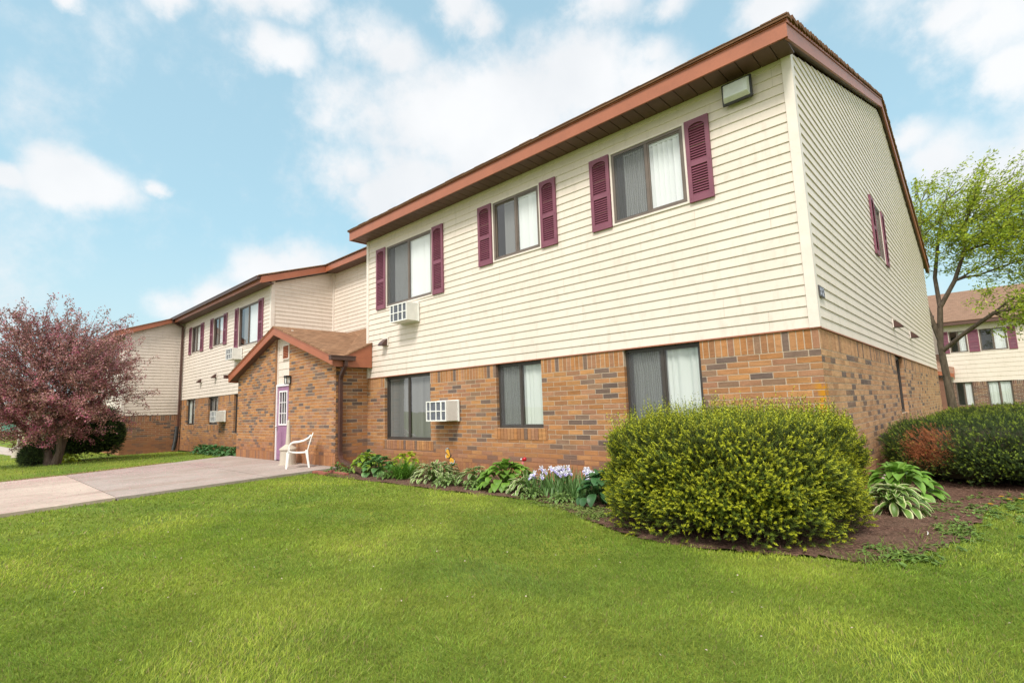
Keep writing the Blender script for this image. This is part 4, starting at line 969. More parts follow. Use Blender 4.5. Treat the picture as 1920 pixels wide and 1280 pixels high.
cover('ground_cover', np.concatenate([scat(90, 1.15, .55, .22, .30), scat(60, .98, -.55, .08, .30), scat(50, .75, -1.65, .12, .10), scat(60, 1.7, 1.5, .4, .2)]), .045, .028, (.15, .25, .05), 'leafy weeds along the mulch edge at the right of the white edged hosta')
# a few long grass tufts invading the mulch
pt = np.concatenate([scat(260, .95, -.9, .10, .40), scat(200, .7, -1.6, .15, .15), scat(120, .5, -1.95, .15, .04), scat(200, -2.0, -1.85, .3, .08), scat(200, -8.3, -1.45, .4, .03)])
n = len(pt); v = leaf_batch(np.column_stack([pt, np.full(n, .01)]), rng.uniform(0, 6.28, n), rng.uniform(R(40), R(85), n), rng.uniform(.04, .10, n), np.full(n, .005), np.full(n, R(60)), (.15, .24, .03), (.2, .28, .04), .2, 4, 'sword')
tag(npmesh('grass_tufts', v[0], [v[1]], M['leaf'], col=v[2]), 'ragged grass tufts growing into the edge of the bed', 'grass', kind='stuff')
# yellow weed flowers
for k, (x_, y_) in enumerate(((1.22, .52), (1.36, .92), (1.30, 1.08), (1.45, 1.0), (1.5, 1.3))):
    az = np.arange(8) * .785; v = leaf_batch(np.tile([[0, 0, .09]], (8, 1)), az, np.full(8, R(20)), np.full(8, .026), np.full(8, .018), np.full(8, R(30)), (.75, .42, .01), (.8, .5, .02), .2, 3)
    st = np.array([[-.003, 0, 0], [.003, 0, 0], [.003, 0, .09], [-.003, 0, .09]]); V, F, Cc = merge([v, (st, np.array([[0, 1, 2, 3]]), np.tile([[.12, .2, .05]], (4, 1)))])
    o = npmesh('dandelion', V, F, M['petal'], col=Cc); o.location = (x_, y_, .01); tag(o, 'yellow dandelion blooming among the weeds by the dark yews', 'flower', 'yellow flowers among the weeds')
# mulch chips
n = 16000; x = np.concatenate([rng.uniform(-9, 1.8, 8000), rng.uniform(0, 1.9, 8000)]); y = rng.uniform(-2.4, 2.2, n); k = inside(BED, x, y) & ~((x < 0) & (y > -.05)); x, y = x[k], y[k]; n = len(x)
az = rng.uniform(0, 6.28, n); v = leaf_batch(np.column_stack([x, y, np.full(n, .034)]), az, rng.uniform(-.1, .5, n), rng.uniform(.015, .055, n), rng.uniform(.005, .014, n), np.zeros(n), (.20, .11, .08), (.25, .15, .11), .1, 1, 'x')
tag(npmesh('mulch_chips', v[0], [v[1]], M['petal'], col=(v[2].reshape(n, -1, 3) * rng.uniform(.35, 2.3, (n, 1, 1))).reshape(-1, 3)), 'red brown bark chips lying loose over the bed', 'mulch', kind='stuff')
# fallen petals on the walk
n = 15000; x = np.concatenate([rng.uniform(-15.5, -8, n), rng.normal(-13.3, .6, 9000)]); y = np.concatenate([-(rng.uniform(0, 1, n) ** .8) * 9 - .8, rng.uniform(-9, -2, 9000)])
k = inside(SLAB, x, y); x, y = x[k], y[k]; n = len(x); az = rng.uniform(0, 6.28, n)
v = leaf_batch(np.column_stack([x, y, np.full(n, .056)]), az, rng.uniform(0, .3, n), rng.uniform(.012, .022, n), rng.uniform(.010, .016, n), np.zeros(n), (.66, .36, .40), (.74, .50, .52), .2, 2)
tag(npmesh('fallen_petals', v[0], [v[1]], M['petal'], col=(v[2].reshape(n, -1, 3) * rng.uniform(.7, 1.2, (n, 1, 1))).reshape(-1, 3)), 'pink blossom petals strewn over the concrete walk', 'petals', kind='stuff')
n = 160; x = rng.uniform(-8, 3, n); y = rng.uniform(-6, -2.4, n); k = ~inside(SLAB, x, y); x, y = x[k], y[k]; n = len(x)
v = leaf_batch(np.column_stack([x, y, np.full(n, .036)]), rng.uniform(0, 6.28, n), rng.uniform(0, .6, n), np.full(n, .014), np.full(n, .011), np.zeros(n), (.7, .5, .48), (.78, .66, .64), .2, 2)
tag(npmesh('lawn_petals', v[0], [v[1]], M['petal'], col=v[2]), 'few pale petals blown onto the lawn', 'petals', kind='stuff')
n = 2600; x = rng.normal(-14.0, .22, n) - 0; y = rng.uniform(-9, -2.5, n); x = np.interp(-y, [.8, 2.41, 4.77, 5.86, 14], [-15.8, -15.03, -13.93, -13.65, -13.4]) - np.abs(rng.normal(0, .18, n)); az = rng.uniform(0, 6.28, n)
v = leaf_batch(np.column_stack([x, y, np.full(n, .045)]), az, rng.uniform(0, .6, n), rng.uniform(.02, .04, n), rng.uniform(.012, .02, n), np.zeros(n), (.32, .17, .10), (.42, .25, .16), .3, 2)
tag(npmesh('leaf_litter', v[0], [v[1]], M['petal'], col=(v[2].reshape(n, -1, 3) * rng.uniform(.5, 1.4, (n, 1, 1))).reshape(-1, 3)), 'brown leaf litter along the far edge of the walk', 'leaf litter', kind='stuff')

# ------------------------------------------------------------------ yews
def yew(loc, rx, ry, h, n, tipc, midc, basec, label, seed, tip=.7, leaders=0, dead=None, group='clipped yew shrubs', expo=3.0, nsize=1.0, under_k=.1, exy=None):
    exy = exy or expo
    r_ = np.random.default_rng(seed); t = thing('yew_shrub', loc, label, 'shrub', group)
    u = r_.normal(0, 1, (n * 3, 3)); u[:, 2] = np.abs(u[:, 2]) * 1.05 - .45; u /= np.linalg.norm(u, axis=1)[:, None]
    u = u[u[:, 2] > -.62][:n]; n = len(u)
    a = np.abs(u); k = ((a[:, 0] ** exy + a[:, 1] ** exy) ** (expo / exy) + a[:, 2] ** expo) ** (-1 / expo)
    lump = 1 + .05 * np.sin(u[:, 0] * 9 + seed) * np.sin(u[:, 1] * 8 + u[:, 2] * 7) + .035 * np.sin(u[:, 0] * 21 + u[:, 2] * 17 + seed) * np.sin(u[:, 1] * 19)
    dep = r_.uniform(0, 1, n) ** 1.6
    s = k * lump * (1.0 - .28 * dep)
    under = np.where(u[:, 2] < 0, 1 + under_k * u[:, 2], 1)      # narrows to the ground
    p = u * s[:, None] * np.array([rx, ry, h * .56]); p[:, :2] *= under[:, None]; p[:, 2] += h * .43
    p[:, 2] = np.maximum(p[:, 2], .02 + .04 * r_.uniform(0, 1, n))
    d = u * [1, 1, .7] + [0, 0, .55] + r_.normal(0, .38, (n, 3)); d /= np.linalg.norm(d, axis=1)[:, None]
    L = r_.uniform(.05, .10, n) * nsize
    if leaders:
        top = np.where((u[:, 2] > .55) & (r_.uniform(0, 1, n) < leaders))[0]
        L[top] *= r_.uniform(1.2, 3.0, len(top)); d[top] = d[top] * .35 + [0, 0, 1]; d[top] /= np.linalg.norm(d[top], axis=1)[:, None]
    ref = r_.normal(0, 1, (n, 3)); sx = np.cross(d, ref); sx /= np.linalg.norm(sx, axis=1)[:, None]; sy = np.cross(d, sx)
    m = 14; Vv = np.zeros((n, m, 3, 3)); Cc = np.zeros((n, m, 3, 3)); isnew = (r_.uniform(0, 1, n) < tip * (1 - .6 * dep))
    br = r_.uniform(.75, 1.25, n)
    for j in range(m):
        f = (j + .5) / m; th = j * 2.4; side = sx * math.cos(th) + sy * math.sin(th) * .7
        q = p + d * (L * f)[:, None]; nd = d * (.45 + .5 * f) + side; nd /= np.linalg.norm(nd, axis=1)[:, None]
        ln = (.026 - .008 * f) * nsize * r_.uniform(.8, 1.2, n); wv = np.cross(nd, d); wl = np.linalg.norm(wv, axis=1)[:, None] + 1e-6; wv = wv / wl * ((.0034 + .0022 * isnew * (f > .55)) * nsize)[:, None]
        Vv[:, j, 0] = q - wv; Vv[:, j, 1] = q + wv; Vv[:, j, 2] = q + nd * ln[:, None]
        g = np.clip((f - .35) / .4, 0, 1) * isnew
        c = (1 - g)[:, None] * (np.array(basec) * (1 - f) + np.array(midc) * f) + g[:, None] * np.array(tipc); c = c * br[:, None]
        if dead is not None:
            dm = np.linalg.norm((p - np.array(dead[:3])) / dead[3], axis=1) + r_.normal(0, .15, n) < 1; c = np.where(dm[:, None], np.array([.34, .12, .05]) * br[:, None], c)
        Cc[:, j] = c[:, None]
    i = np.arange(n * m)[:, None] * 3 + np.array([[0, 1, 2]])
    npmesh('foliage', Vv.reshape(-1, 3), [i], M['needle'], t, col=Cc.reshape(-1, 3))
    # solid core in dark twig brown; inner shade is put into its colour
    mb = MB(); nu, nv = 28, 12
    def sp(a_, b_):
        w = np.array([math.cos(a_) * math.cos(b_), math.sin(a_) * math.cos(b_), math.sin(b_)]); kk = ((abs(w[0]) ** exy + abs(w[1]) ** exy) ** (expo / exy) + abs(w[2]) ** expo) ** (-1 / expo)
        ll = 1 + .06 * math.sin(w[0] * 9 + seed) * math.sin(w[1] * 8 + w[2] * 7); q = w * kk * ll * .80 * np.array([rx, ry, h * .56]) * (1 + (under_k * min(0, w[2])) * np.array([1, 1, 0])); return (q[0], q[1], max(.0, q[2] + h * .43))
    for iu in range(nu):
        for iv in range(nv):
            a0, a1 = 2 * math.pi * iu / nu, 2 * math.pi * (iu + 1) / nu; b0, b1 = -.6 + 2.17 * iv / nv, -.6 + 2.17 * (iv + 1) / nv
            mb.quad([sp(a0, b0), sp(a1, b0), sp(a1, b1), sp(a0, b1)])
    mb.build('dark_core', M['darkcore'], t); return t
YT = (.36, .38, .022); YM = (.13, .18, .018); YB = (.045, .065, .014)
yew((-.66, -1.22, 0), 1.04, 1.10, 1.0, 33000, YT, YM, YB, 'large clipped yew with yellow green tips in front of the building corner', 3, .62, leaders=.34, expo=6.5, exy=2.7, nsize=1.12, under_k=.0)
yew((1.45, 3.55, 0), 1.35, 1.55, .83, 21000, (.20, .27, .03), (.05, .085, .018), (.03, .05, .014), 'dark green yew with a rusty dead patch beside the end wall', 5, .35, leaders=.05, dead=(-.80, -1.28, .52, .27), expo=4)
yew((3.6, 3.2, 0), 1.3, 1.5, .82, 12000, (.20, .27, .03), (.05, .085, .018), (.03, .05, .014), 'dark green yew at the right edge, beside the one with the rusty patch', 6, .4)
yew((1.7, 7.3, 0), 1.45, 1.7, .88, 12000, (.24, .30, .03), (.08, .12, .022), (.04, .06, .015), 'lighter yew at the back, behind the one with the rusty patch', 8, .5, nsize=1.4)
yew((4.4, 7.6, 0), 1.4, 1.7, .88, 9000, (.24, .30, .03), (.08, .12, .022), (.04, .06, .015), 'lighter yew in the back row at the far right', 9, .5, nsize=1.4)
yew((-22.3, -3.35, -.14), 1.08, 1.0, 1.9, 13000, (.10, .17, .03), (.028, .055, .015), (.018, .032, .01), 'tall dark evergreen shrub behind the pink blossom tree', 11, .35, nsize=1.9, expo=2.3)
yew((-19.95, -4.85, -.13), .34, .34, .75, 2600, (.09, .14, .035), (.04, .07, .022), (.025, .04, .015), 'small dark shrub growing around the base of the pink blossom tree', 13, .3, nsize=1.3, expo=2.2)

# ------------------------------------------------------------------ trees
def grow(mb, tips, p, d, L, r, depth, r_, wind, up=.25, split=3, kink=.25, shrink=.72):
    n = 4; pts = [p]; rs = [r]; q = p.copy(); dd = d.copy()
    for i in range(n):
        dd = dd + r_.normal(0, kink * .5, 3) + np.array([0, 0, up * .2]) + wind * .15; dd /= np.linalg.norm(dd)
        q = q + dd * L / n; pts.append(q.copy()); rs.append(r * (1 - (1 - shrink * .8) * (i + 1) / n))
    mb.tube([tuple(x) for x in pts], rs, 6 if r > .03 else 4, cap=False)
    if depth <= 1:
        for x, rr in zip(pts[1:], rs[1:]): tips.append((x, dd.copy()))
    if depth == 0: return
    for k in range(split + (1 if r_.uniform() < .4 else 0)):
        f = r_.uniform(.35, 1) if k else 1.0; x = pts[max(1, int(round(f * n)))]
        ax = r_.normal(0, 1, 3); nd = dd * (.75 if k else 1) + ax / np.linalg.norm(ax) * (.75 if k else .3) + np.array([0, 0, up * .5]) + wind * .4; nd /= np.linalg.norm(nd)
        grow(mb, tips, x.copy(), nd, L * r_.uniform(.62, .85), rs[-1] * (.85 if k == 0 else .62), depth - 1, r_, wind, up, split, kink, shrink)
def leaves_at(tips, per, sd, size, wid, cols, r_, wind=None, flat=.5):
    P = np.array([t[0] for t in tips]); D = np.array([t[1] for t in tips]); n = len(P) * per
    b = np.repeat(P, per, 0) + r_.normal(0, sd, (n, 3)); d = np.repeat(D, per, 0) * .5 + r_.normal(0, .7, (n, 3))
    if wind is not None: d = d + wind
    d /= np.linalg.norm(d, axis=1)[:, None]; s = np.cross(d, r_.normal(0, 1, (n, 3)) + [0, 0, .8]); s /= np.linalg.norm(s, axis=1)[:, None]
    L = size * r_.uniform(.6, 1.3, n)[:, None]; W = wid * r_.uniform(.7, 1.2, n)[:, None]
    V = np.stack([b, b + d * L * .5 + s * W * .5, b + d * L, b + d * L * .5 - s * W * .5], 1).reshape(-1, 3)
    clump = np.repeat(r_.uniform(.75, 1.25, len(P)), per); ci = r_.integers(0, len(cols), n); c = np.array(cols)[ci] * (clump * r_.uniform(.75, 1.25, n))[:, None]
    return V, np.arange(n)[:, None] * 4 + np.array([[0, 1, 2, 3]]), np.repeat(c, 4, 0)
# pink crabapple on the left
r_ = np.random.default_rng(21); t = thing('blossom_tree', (-19.6, -4.5, -.12), 'purple leaved blossom tree with pink flowers and leaning trunk at the left edge', 'tree')
mb = MB(); tips = []
mains = [([(0, 0, -.05), (-.15, -.12, .45), (-.45, -.42, 1.0), (-.95, -.9, 1.55)], [.17, .125, .10, .08]), ([(.12, .02, -.05), (.30, .12, .5), (.30, .10, 1.1), (.15, .0, 1.7)], [.10, .07, .06, .045]),
         ([(-.08, .1, -.05), (-.2, .25, .7), (-.35, .3, 1.4), (-.4, .2, 2.0)], [.12, .09, .08, .065])]
for pts, rs in mains: mb.tube(pts, rs, 9, cap=False)
nw = np.array([-.05, -.05, 0])
for st, dr_, L, rr in (((-.95, -.9, 1.55), (-.7, -.6, .45), 1.25, .08), ((-.95, -.9, 1.55), (-.3, -.5, .9), 1.3, .08), ((-.6, -.55, 1.2), (.2, -.8, .5), 1.1, .06), ((.15, .0, 1.7), (.5, .3, .6), .95, .045), ((.15, .0, 1.7), (.1, -.3, 1), 1.15, .045),
                       ((-.4, .2, 2.0), (-.4, .3, .9), 1.2, .06), ((-.4, .2, 2.0), (.2, .1, 1), 1.25, .06), ((-.45, -.42, 1.0), (-.8, -.2, .25), 1.2, .055), ((-.95, -.9, 1.55), (-.9, -.9, .1), 1.3, .06), ((.30, .10, 1.1), (.8, .3, .35), .8, .035), ((-.7, -.65, 1.3), (-.2, -.9, .15), 1.2, .05)):
    dv = np.array(dr_, float); dv /= np.linalg.norm(dv); grow(mb, tips, np.array(st, float), dv, L * (.62 if st[0] < -.6 else .55), rr * .8, 4 if st[0] < -.6 else 3, r_, nw, .12, 2, .35)
cen = np.array([-.15, -.15, 2.75]); rad = np.array([2.2, 2.2, 2.0])
def sprays(mb, tips, cen, rad, n, r_, L, lift, wind=0, zmin=.6, f0=.35, step=7, tw=.008):
    for k in range(n):
        u = r_.normal(0, 1, 3); u /= np.linalg.norm(u); rr = r_.uniform(f0, 1.0) ** .8
        lump = 1 + .24 * math.sin(u[0] * 5 + 1) * math.sin(u[1] * 4 + u[2] * 5) + .12 * math.sin(u[0] * 13 + u[2] * 11)
        p = cen + u * rad * rr * lump
        if p[2] < zmin: continue
        d = u * np.array([1, 1, .6]) + np.array([0, 0, lift]) + r_.normal(0, .35, 3) + wind; d /= np.linalg.norm(d); l_ = L * r_.uniform(.5, 1.25)
        pts = [p - d * l_ * .6 - u * .15, p - d * l_ * .2, p + d * l_ * .2 + [0, 0, .02], p + d * l_ * .5 + [0, 0, .03]]
        mb.tube([tuple(x) for x in pts], [tw, tw * .8, tw * .6, tw * .3], 4, cap=False)
        for f in np.linspace(0, 1, step): tips.append((p + d * l_ * (f - .45) + r_.normal(0, .03, 3), d.copy()))
sprays(mb, tips, cen, rad, 680, r_, 1.1, .5, zmin=.8, step=9)
mb.build('trunk', M['barkc'], t, smooth=True)
tips = [q for q in tips if q[0][2] > .55]
print('crab tips', len(tips))
pick = r_.permutation(len(tips))[:11500]; tp = [tips[i] for i in pick]
V, F, Cc = leaves_at(tp, 11, .045, .062, .036, [(.38, .18, .165), (.30, .145, .125), (.45, .22, .21), (.31, .19, .13), (.50, .24, .26), (.20, .12, .09)], r_); npmesh('crown', V, [F], M['leaf'], t, col=Cc)
bl = [q for q in tp if r_.uniform() < (.8 if q[0][2] < 1.8 else .42 if q[0][2] < 2.6 else .18) and (math.sin(q[0][0] * 4) + math.sin(q[0][1] * 5 + q[0][2] * 4)) > -.5]
V, F, Cc = leaves_at(bl, 13, .05, .04, .036, [(.50, .13, .22), (.58, .20, .29), (.42, .10, .19), (.62, .30, .36)], r_); npmesh('blossom', V, [F], M['petal'], t, col=Cc)
# spring green tree behind the end wall
r_ = np.random.default_rng(33); t = thing('leafy_tree', (.1, 20, -.1), 'tree with fresh yellow green spring leaves behind the end wall on the right', 'tree')
mb = MB(); tips = []; wd = np.array([.30, -.05, -.02])
mains = [([(0, 0, 0), (-.08, 0, 1.6), (-.15, 0, 3.2), (.0, 0, 4.7)], [.17, .125, .105, .09]), ([(0, 0, 4.7), (.55, .1, 5.7), (.95, .2, 6.8), (1.15, .1, 8.0)], [.085, .075, .06, .04]), ([(-.14, 0, 3.4), (-.42, -.1, 4.8), (-.45, -.1, 6.3), (-.25, 0, 8.2)], [.095, .08, .06, .04]),
         ([(-.12, 0, 2.95), (.55, -.3, 3.5), (1.5, -.7, 4.15), (2.5, -.9, 4.35), (3.6, -1.1, 4.4)], [.09, .08, .07, .06, .04]), ([(0, 0, 4.7), (-.05, .4, 6), (.2, .8, 7.6), (.5, 1, 9)], [.08, .07, .055, .04])]
for pts, rs in mains: mb.tube(pts, rs, 8, cap=False)
starts = [((1.15, .1, 8.0), (.4, 0, 1), 1.0, .06), ((.95, .2, 6.8), (1, .1, .5), 1.5, .06), ((.55, .1, 5.7), (1, -.3, .25), 1.5, .05), ((-.25, 0, 8.2), (.1, 0, 1), .9, .05), ((-.45, -.1, 6.3), (-.3, .1, 1), 1.2, .05), ((.2, .8, 7.6), (1, .4, .5), 1.4, .05),
          ((3.6, -1.1, 4.4), (1, 0, .1), 1.3, .045), ((2.5, -.9, 4.35), (.8, -.2, -.3), 1.0, .03), ((1.5, -.7, 4.15), (.8, -.5, .5), 1.2, .04), ((2.5, -.9, 4.35), (.7, .3, .6), 1.3, .04), ((1.15, .1, 8.0), (1, .2, .35), 1.5, .05), ((-.25, 0, 8.2), (.7, -.3, .6), 1.2, .05), ((1.5, -.7, 4.15), (.5, .1, -.45), .9, .025), ((.95, .2, 6.8), (.8, -.6, .6), 1.4, .05), ((.55, .1, 5.7), (.9, .6, .35), 1.5, .045)]
for st, dr_, L, rr in starts:
    dv = np.array(dr_, float); dv /= np.linalg.norm(dv); grow(mb, tips, np.array(st, float), dv, L, rr, 3, r_, wd, .10, 2, .28)
tips = [q for q in tips if r_.uniform() < .5]
wv_ = np.array([.55, -.05, .15])
sprays(mb, tips, np.array([1.3, 0, 7.9]), np.array([2.7, 2.2, 2.0]), 340, r_, .8, .5, wv_, 3, .2, 7, .010)
sprays(mb, tips, np.array([3.4, -.3, 6.6]), np.array([2.6, 2.0, 1.9]), 260, r_, .8, .3, wv_, 3, .2, 7, .010)
sprays(mb, tips, np.array([3.2, -.9, 4.4]), np.array([2.4, 1.2, 1.1]), 170, r_, .7, 0, wv_ * [1, 1, -1.5], 3, .2, 6, .008)
mb.build('trunk', M['barkt'], t, smooth=True)
print('tree tips', len(tips))
V, F, Cc = leaves_at(tips, 6, .09, .125, .052, [(.38, .46, .04), (.44, .52, .045), (.30, .39, .04), (.50, .55, .07), (.24, .33, .04)], r_, np.array([.9, -.1, -.15])); npmesh('crown', V, [F], M['treeleaf'], t, col=Cc)

# =================================================================== small things
# plastic chair (faces -x)
t = thing('plastic_chair', (-10.10, -1.28, .052), 'white moulded plastic armchair standing on the concrete by the brick entrance', 'chair', rz=R(64))
mb = MB(); W2 = .25
ns = 8
for i in range(ns):
    for j in range(6):
        f = lambda a, b: (-.26 + .47 * a, -.21 + .42 * b, .415 - .03 * math.sin(a * 2.6) - .018 * math.sin(b * math.pi) + (.012 if a == 0 else 0))
        a0, a1, b0, b1 = i / ns, (i + 1) / ns, j / 6, (j + 1) / 6
        p = [f(a0, b0), f(a1, b0), f(a1, b1), f(a0, b1)]; mb.hexa([(x, y, z - .016) for x, y, z in p] + p)
mb.build('seat', M['white'], t, bevel=0)
t.scale = (.86, .86, .86)
for s_ in (-1, 1):
    mb = MB(); mb.strip([(-.27, s_ * .25, .41), (-.285, s_ * .265, .2), (-.30, s_ * .285, 0)], [.07, .055, .045], [.03, .028, .03], (1, .0, 0)); mb.build('leg', M['white'], t, bevel=.006)
    mb = MB(); mb.strip([(.17, s_ * .235, .42), (.20, s_ * .25, .2), (.235, s_ * .265, 0)], [.07, .05, .045], [.03, .028, .03], (1, 0, 0)); mb.build('leg', M['white'], t, bevel=.006)
    mb = MB()
    mb.strip([(-.265, s_ * .25, .40), (-.255, s_ * .265, .52), (-.225, s_ * .275, .61), (-.16, s_ * .28, .645), (-.02, s_ * .28, .655), (.10, s_ * .275, .68), (.20, s_ * .26, .735), (.27, s_ * .235, .81)], [.05, .05, .055, .06, .06, .06, .055, .05], [.028] * 8, (0, 1, 0))
    mb.build('armrest', M['white'], t, bevel=.006)
mb = MB()
for k in range(7):
    y_ = -.165 + .055 * k; mb.strip([(.18, y_, .40), (.225, y_ * 1.05, .55), (.262, y_ * 1.1, .70), (.29, y_ * 1.12, .80)], .034, .012, (0, 1, 0))
for s_ in (-1, 1): mb.strip([(.185, s_ * .225, .40), (.23, s_ * .235, .58), (.275, s_ * .235, .74), (.30, s_ * .22, .82)], .045, .022, (0, 1, 0))
pts = [(.30 + .015 * math.cos(a), .235 * math.sin(a), .80 + .055 * math.cos(a)) for a in np.linspace(-1.5, 1.5, 11)]; mb.strip(pts, .05, .02, (.3, 0, 1))
mb.build('backrest', M['white'], t, bevel=.004)
# cigarette receptacles
def ashpost(loc, label):
    t = thing('ash_receptacle', loc, label, 'ash bin', 'beige ash receptacles')
    mb = MB(); mb.tube([(0, 0, 0), (0, 0, .02), (0, 0, .021), (0, 0, .33)], [.205, .205, .185, .175], 20); mb.build('base', M['beige'], t)
    mb = MB(); mb.tube([(0, 0, .331), (0, 0, .355), (0, 0, .38), (0, 0, .45), (0, 0, .47)], [.19, .20, .19, .09, .07], 20, cap=True)
    mb.tube([(0, 0, .46), (0, 0, .7), (0, 0, 1.0), (0, 0, 1.04)], [.062, .048, .036, .022], 14); mb.build('neck', M['beige'], t); return t
p0 = ashpost((-11.05, -1.12, .052), 'beige ash receptacle with tapering neck between the purple door and the white chair')
c = copy_tree(p0); c.location = (-27.9, -4.72, -.12); c['label'] = 'far ash receptacle standing on the path at the left edge of the picture'
# butterfly ornament
t = thing('butterfly_ornament', (-5.80, -.55, .01), 'orange butterfly garden stake in front of the brick wall', 'garden ornament')
mb = MB(); mb.tube([(0, 0, 0), (0, 0, .36)], .004, 6); mb.build('stake', M['metal'], t)
wing = lambda cx, cz, a, l, w: [(cx + math.cos(a) * l * (.5 + .5 * math.cos(k)) - math.sin(a) * w * math.sin(k) * (.6 + .4 * math.cos(k)), cz + math.sin(a) * l * (.5 + .5 * math.cos(k)) + math.cos(a) * w * math.sin(k) * (.6 + .4 * math.cos(k))) for k in np.linspace(0, 2 * math.pi, 19)[:-1]]
M['orange'] = simple('orange_paint', (.72, .36, .03), .5, .25, 20)
bl_, og, wt = MB(), MB(), MB(); c0 = (.01, .37)
for a, l, w in ((R(125), .19, .07), (R(175), .14, .055), (R(-42), .15, .065), (R(-80), .11, .05)):
    o_ = wing(*c0, a, l, w); i_ = wing(c0[0] + math.cos(a) * .012, c0[1] + math.sin(a) * .012, a, l * .76, w * .72)
    for mbx, ol, y0, y1 in ((bl_, o_, -.004, .004), (og, i_, -.009, .0085)):
        n = len(ol); mbx.quad([(x, y0, z) for x, z in ol]); mbx.quad([(x, y1, z) for x, z in ol][::-1])
        for k in range(n): (xa, za), (xb, zb) = ol[k], ol[(k + 1) % n]; mbx.quad([(xa, y0, za), (xb, y0, zb), (xb, y1, zb), (xa, y1, za)])
    for k in (-2, -1, 0, 1, 2):
        x, z = o_[k]; x = c0[0] + (x - c0[0]) * .92; z = c0[1] + (z - c0[1]) * .92; wt.box(x - .006, x + .006, -.0075, -.0042, z - .006, z + .006)
bl_.tube([(-.03, -.006, .33), (.01, -.01, .37), (.045, -.006, .41)], [.006, .011, .006], 6)
bl_.build('wing_edge', M['black'], t); og.build('wing', M['orange'], t); wt.build('white_spots', M['white'], t)
# red ornament
M['red'] = simple('red_gloss', (.45, .01, .02), .25, .1); M['pink'] = simple('pink_plastic', (.72, .22, .22), .5, .1)
t = thing('garden_ornament', (-4.14, -.46, .01), 'small red and pink ornament with a white ball above the green hosta mound', 'garden ornament')
mb = MB(); mb.tube([(0, 0, 0), (0, 0, .36)], .004, 6); mb.build('stake', M['metal'], t)
def ball(mb, c, r, n=10):
    mb.tube([(c[0], c[1], c[2] + r * math.sin(a)) for a in np.linspace(-1.5, 1.5, 8)], [r * math.cos(a) for a in np.linspace(-1.5, 1.5, 8)], n)
mb = MB(); ball(mb, (.03, 0, .395), .032); ball(mb, (0, -.005, .385), .022); mb.build('body', M['red'], t, smooth=True)
mb = MB(); ball(mb, (-.045, 0, .39), .014); mb.build('head', M['white'], t, smooth=True)
mb = MB(); mb.hexa([(-.04, -.006, .33), (.0, -.006, .31), (.0, .006, .31), (-.04, .006, .33), (-.02, -.006, .375), (.02, -.006, .375), (.02, .006, .375), (-.02, .006, .375)]); mb.build('wing', M['pink'], t)
# board leaning by the end wall
mb = MB(); mb.strip([(.10, 2.2, .03), (.15, 4.3, .28)], .05, .04, (1, 0, 0)); tag(mb.build('weathered_board', M['wood'], bevel=.004), 'weathered pale board leaning along the foot of the end wall', 'board')
# fallen twig / curl in the mulch
mb = MB(); mb.tube([(0, 0, .0), (.01, .02, .03), (-.005, .035, .05)], [.006, .007, .003], 6); o = mb.build('curled_leaf', M['white']); o.scale = (.5, .5, .5); o.location = (.83, -.92, .03); tag(o, 'small white curl of litter on the bare mulch at the right', 'litter')

# far left background
t = thing('shed', (-78, -1.6, -.15), 'far white shed with a green panel seen under the blossom tree', 'shed')
mb = MB(); mb.box(-.1, 3, -3, 3.4, 0, 2.6); mb.build('wall', M['cream'], t); mb = MB(); mb.box(3.01, 3.05, -1.6, -.4, .2, 2.2); mb.build('door', M['mintdoor'], t)
mb = MB(); mb.hexa([(-.4, -3.3, 2.62), (3.3, -3.3, 2.62), (3.3, 3.7, 2.62), (-.4, 3.7, 2.62), (-.4, 0, 3.6), (3.3, 0, 3.6), (3.3, .4, 3.6), (-.4, .4, 3.6)]); mb.build('roof', M['soffit'], t)
n = 5000; x = rng.uniform(-66, -60, n); y = rng.uniform(-14, 6, n); b = np.column_stack([x, y, -.15 + rng.uniform(.1, .6, n)])
V, F, Cc = leaves_at([(q, np.array([0, 0, 1.])) for q in b], 2, .1, .22, .12, [(.62, .52, .36), (.55, .42, .30), (.30, .34, .08)], rng); tag(npmesh('meadow_grass', V, [F], M['leaf'], col=Cc), 'strip of pale seeding meadow grass beyond the far lawn', 'grass', kind='stuff')
def far_tree(loc, h, r, seed, lab):
    q = np.random.default_rng(seed); t = thing('distant_tree', loc, lab, 'tree', 'trees far behind the lawn'); mb = MB(); mb.tube([(0, 0, 0), (0, 0, h * .6)], [.25, .1], 7); mb.build('trunk', M['barkt'], t)
    n = 900; u = q.normal(0, 1, (n, 3)); u /= np.linalg.norm(u, axis=1)[:, None]; p = u * (q.uniform(.3, 1, n) ** .5)[:, None] * [r, r, h * .42] * (1 + .2 * np.sin(u * 7 + seed)) + [0, 0, h * .58]
    V, F, Cc = leaves_at([(a, np.array([0, 0, 1.])) for a in p], 4, .3, .5, .35, [(.06, .11, .03), (.09, .15, .035), (.12, .18, .04)], q); npmesh('crown', V, [F], M['leaf'], t, col=Cc)
for k, (x_, y_, h, r) in enumerate(((-84, -14, 5.5, 3.2), (-88, -8, 4.5, 3), (-84, 7, 6, 3.6), (-90, 14, 6, 4), (-86, 22, 6.5, 4), (-80, -20, 5, 3))): far_tree((x_, y_, -.2), h, r, 50 + k, 'distant green tree on the skyline behind the blossom tree')

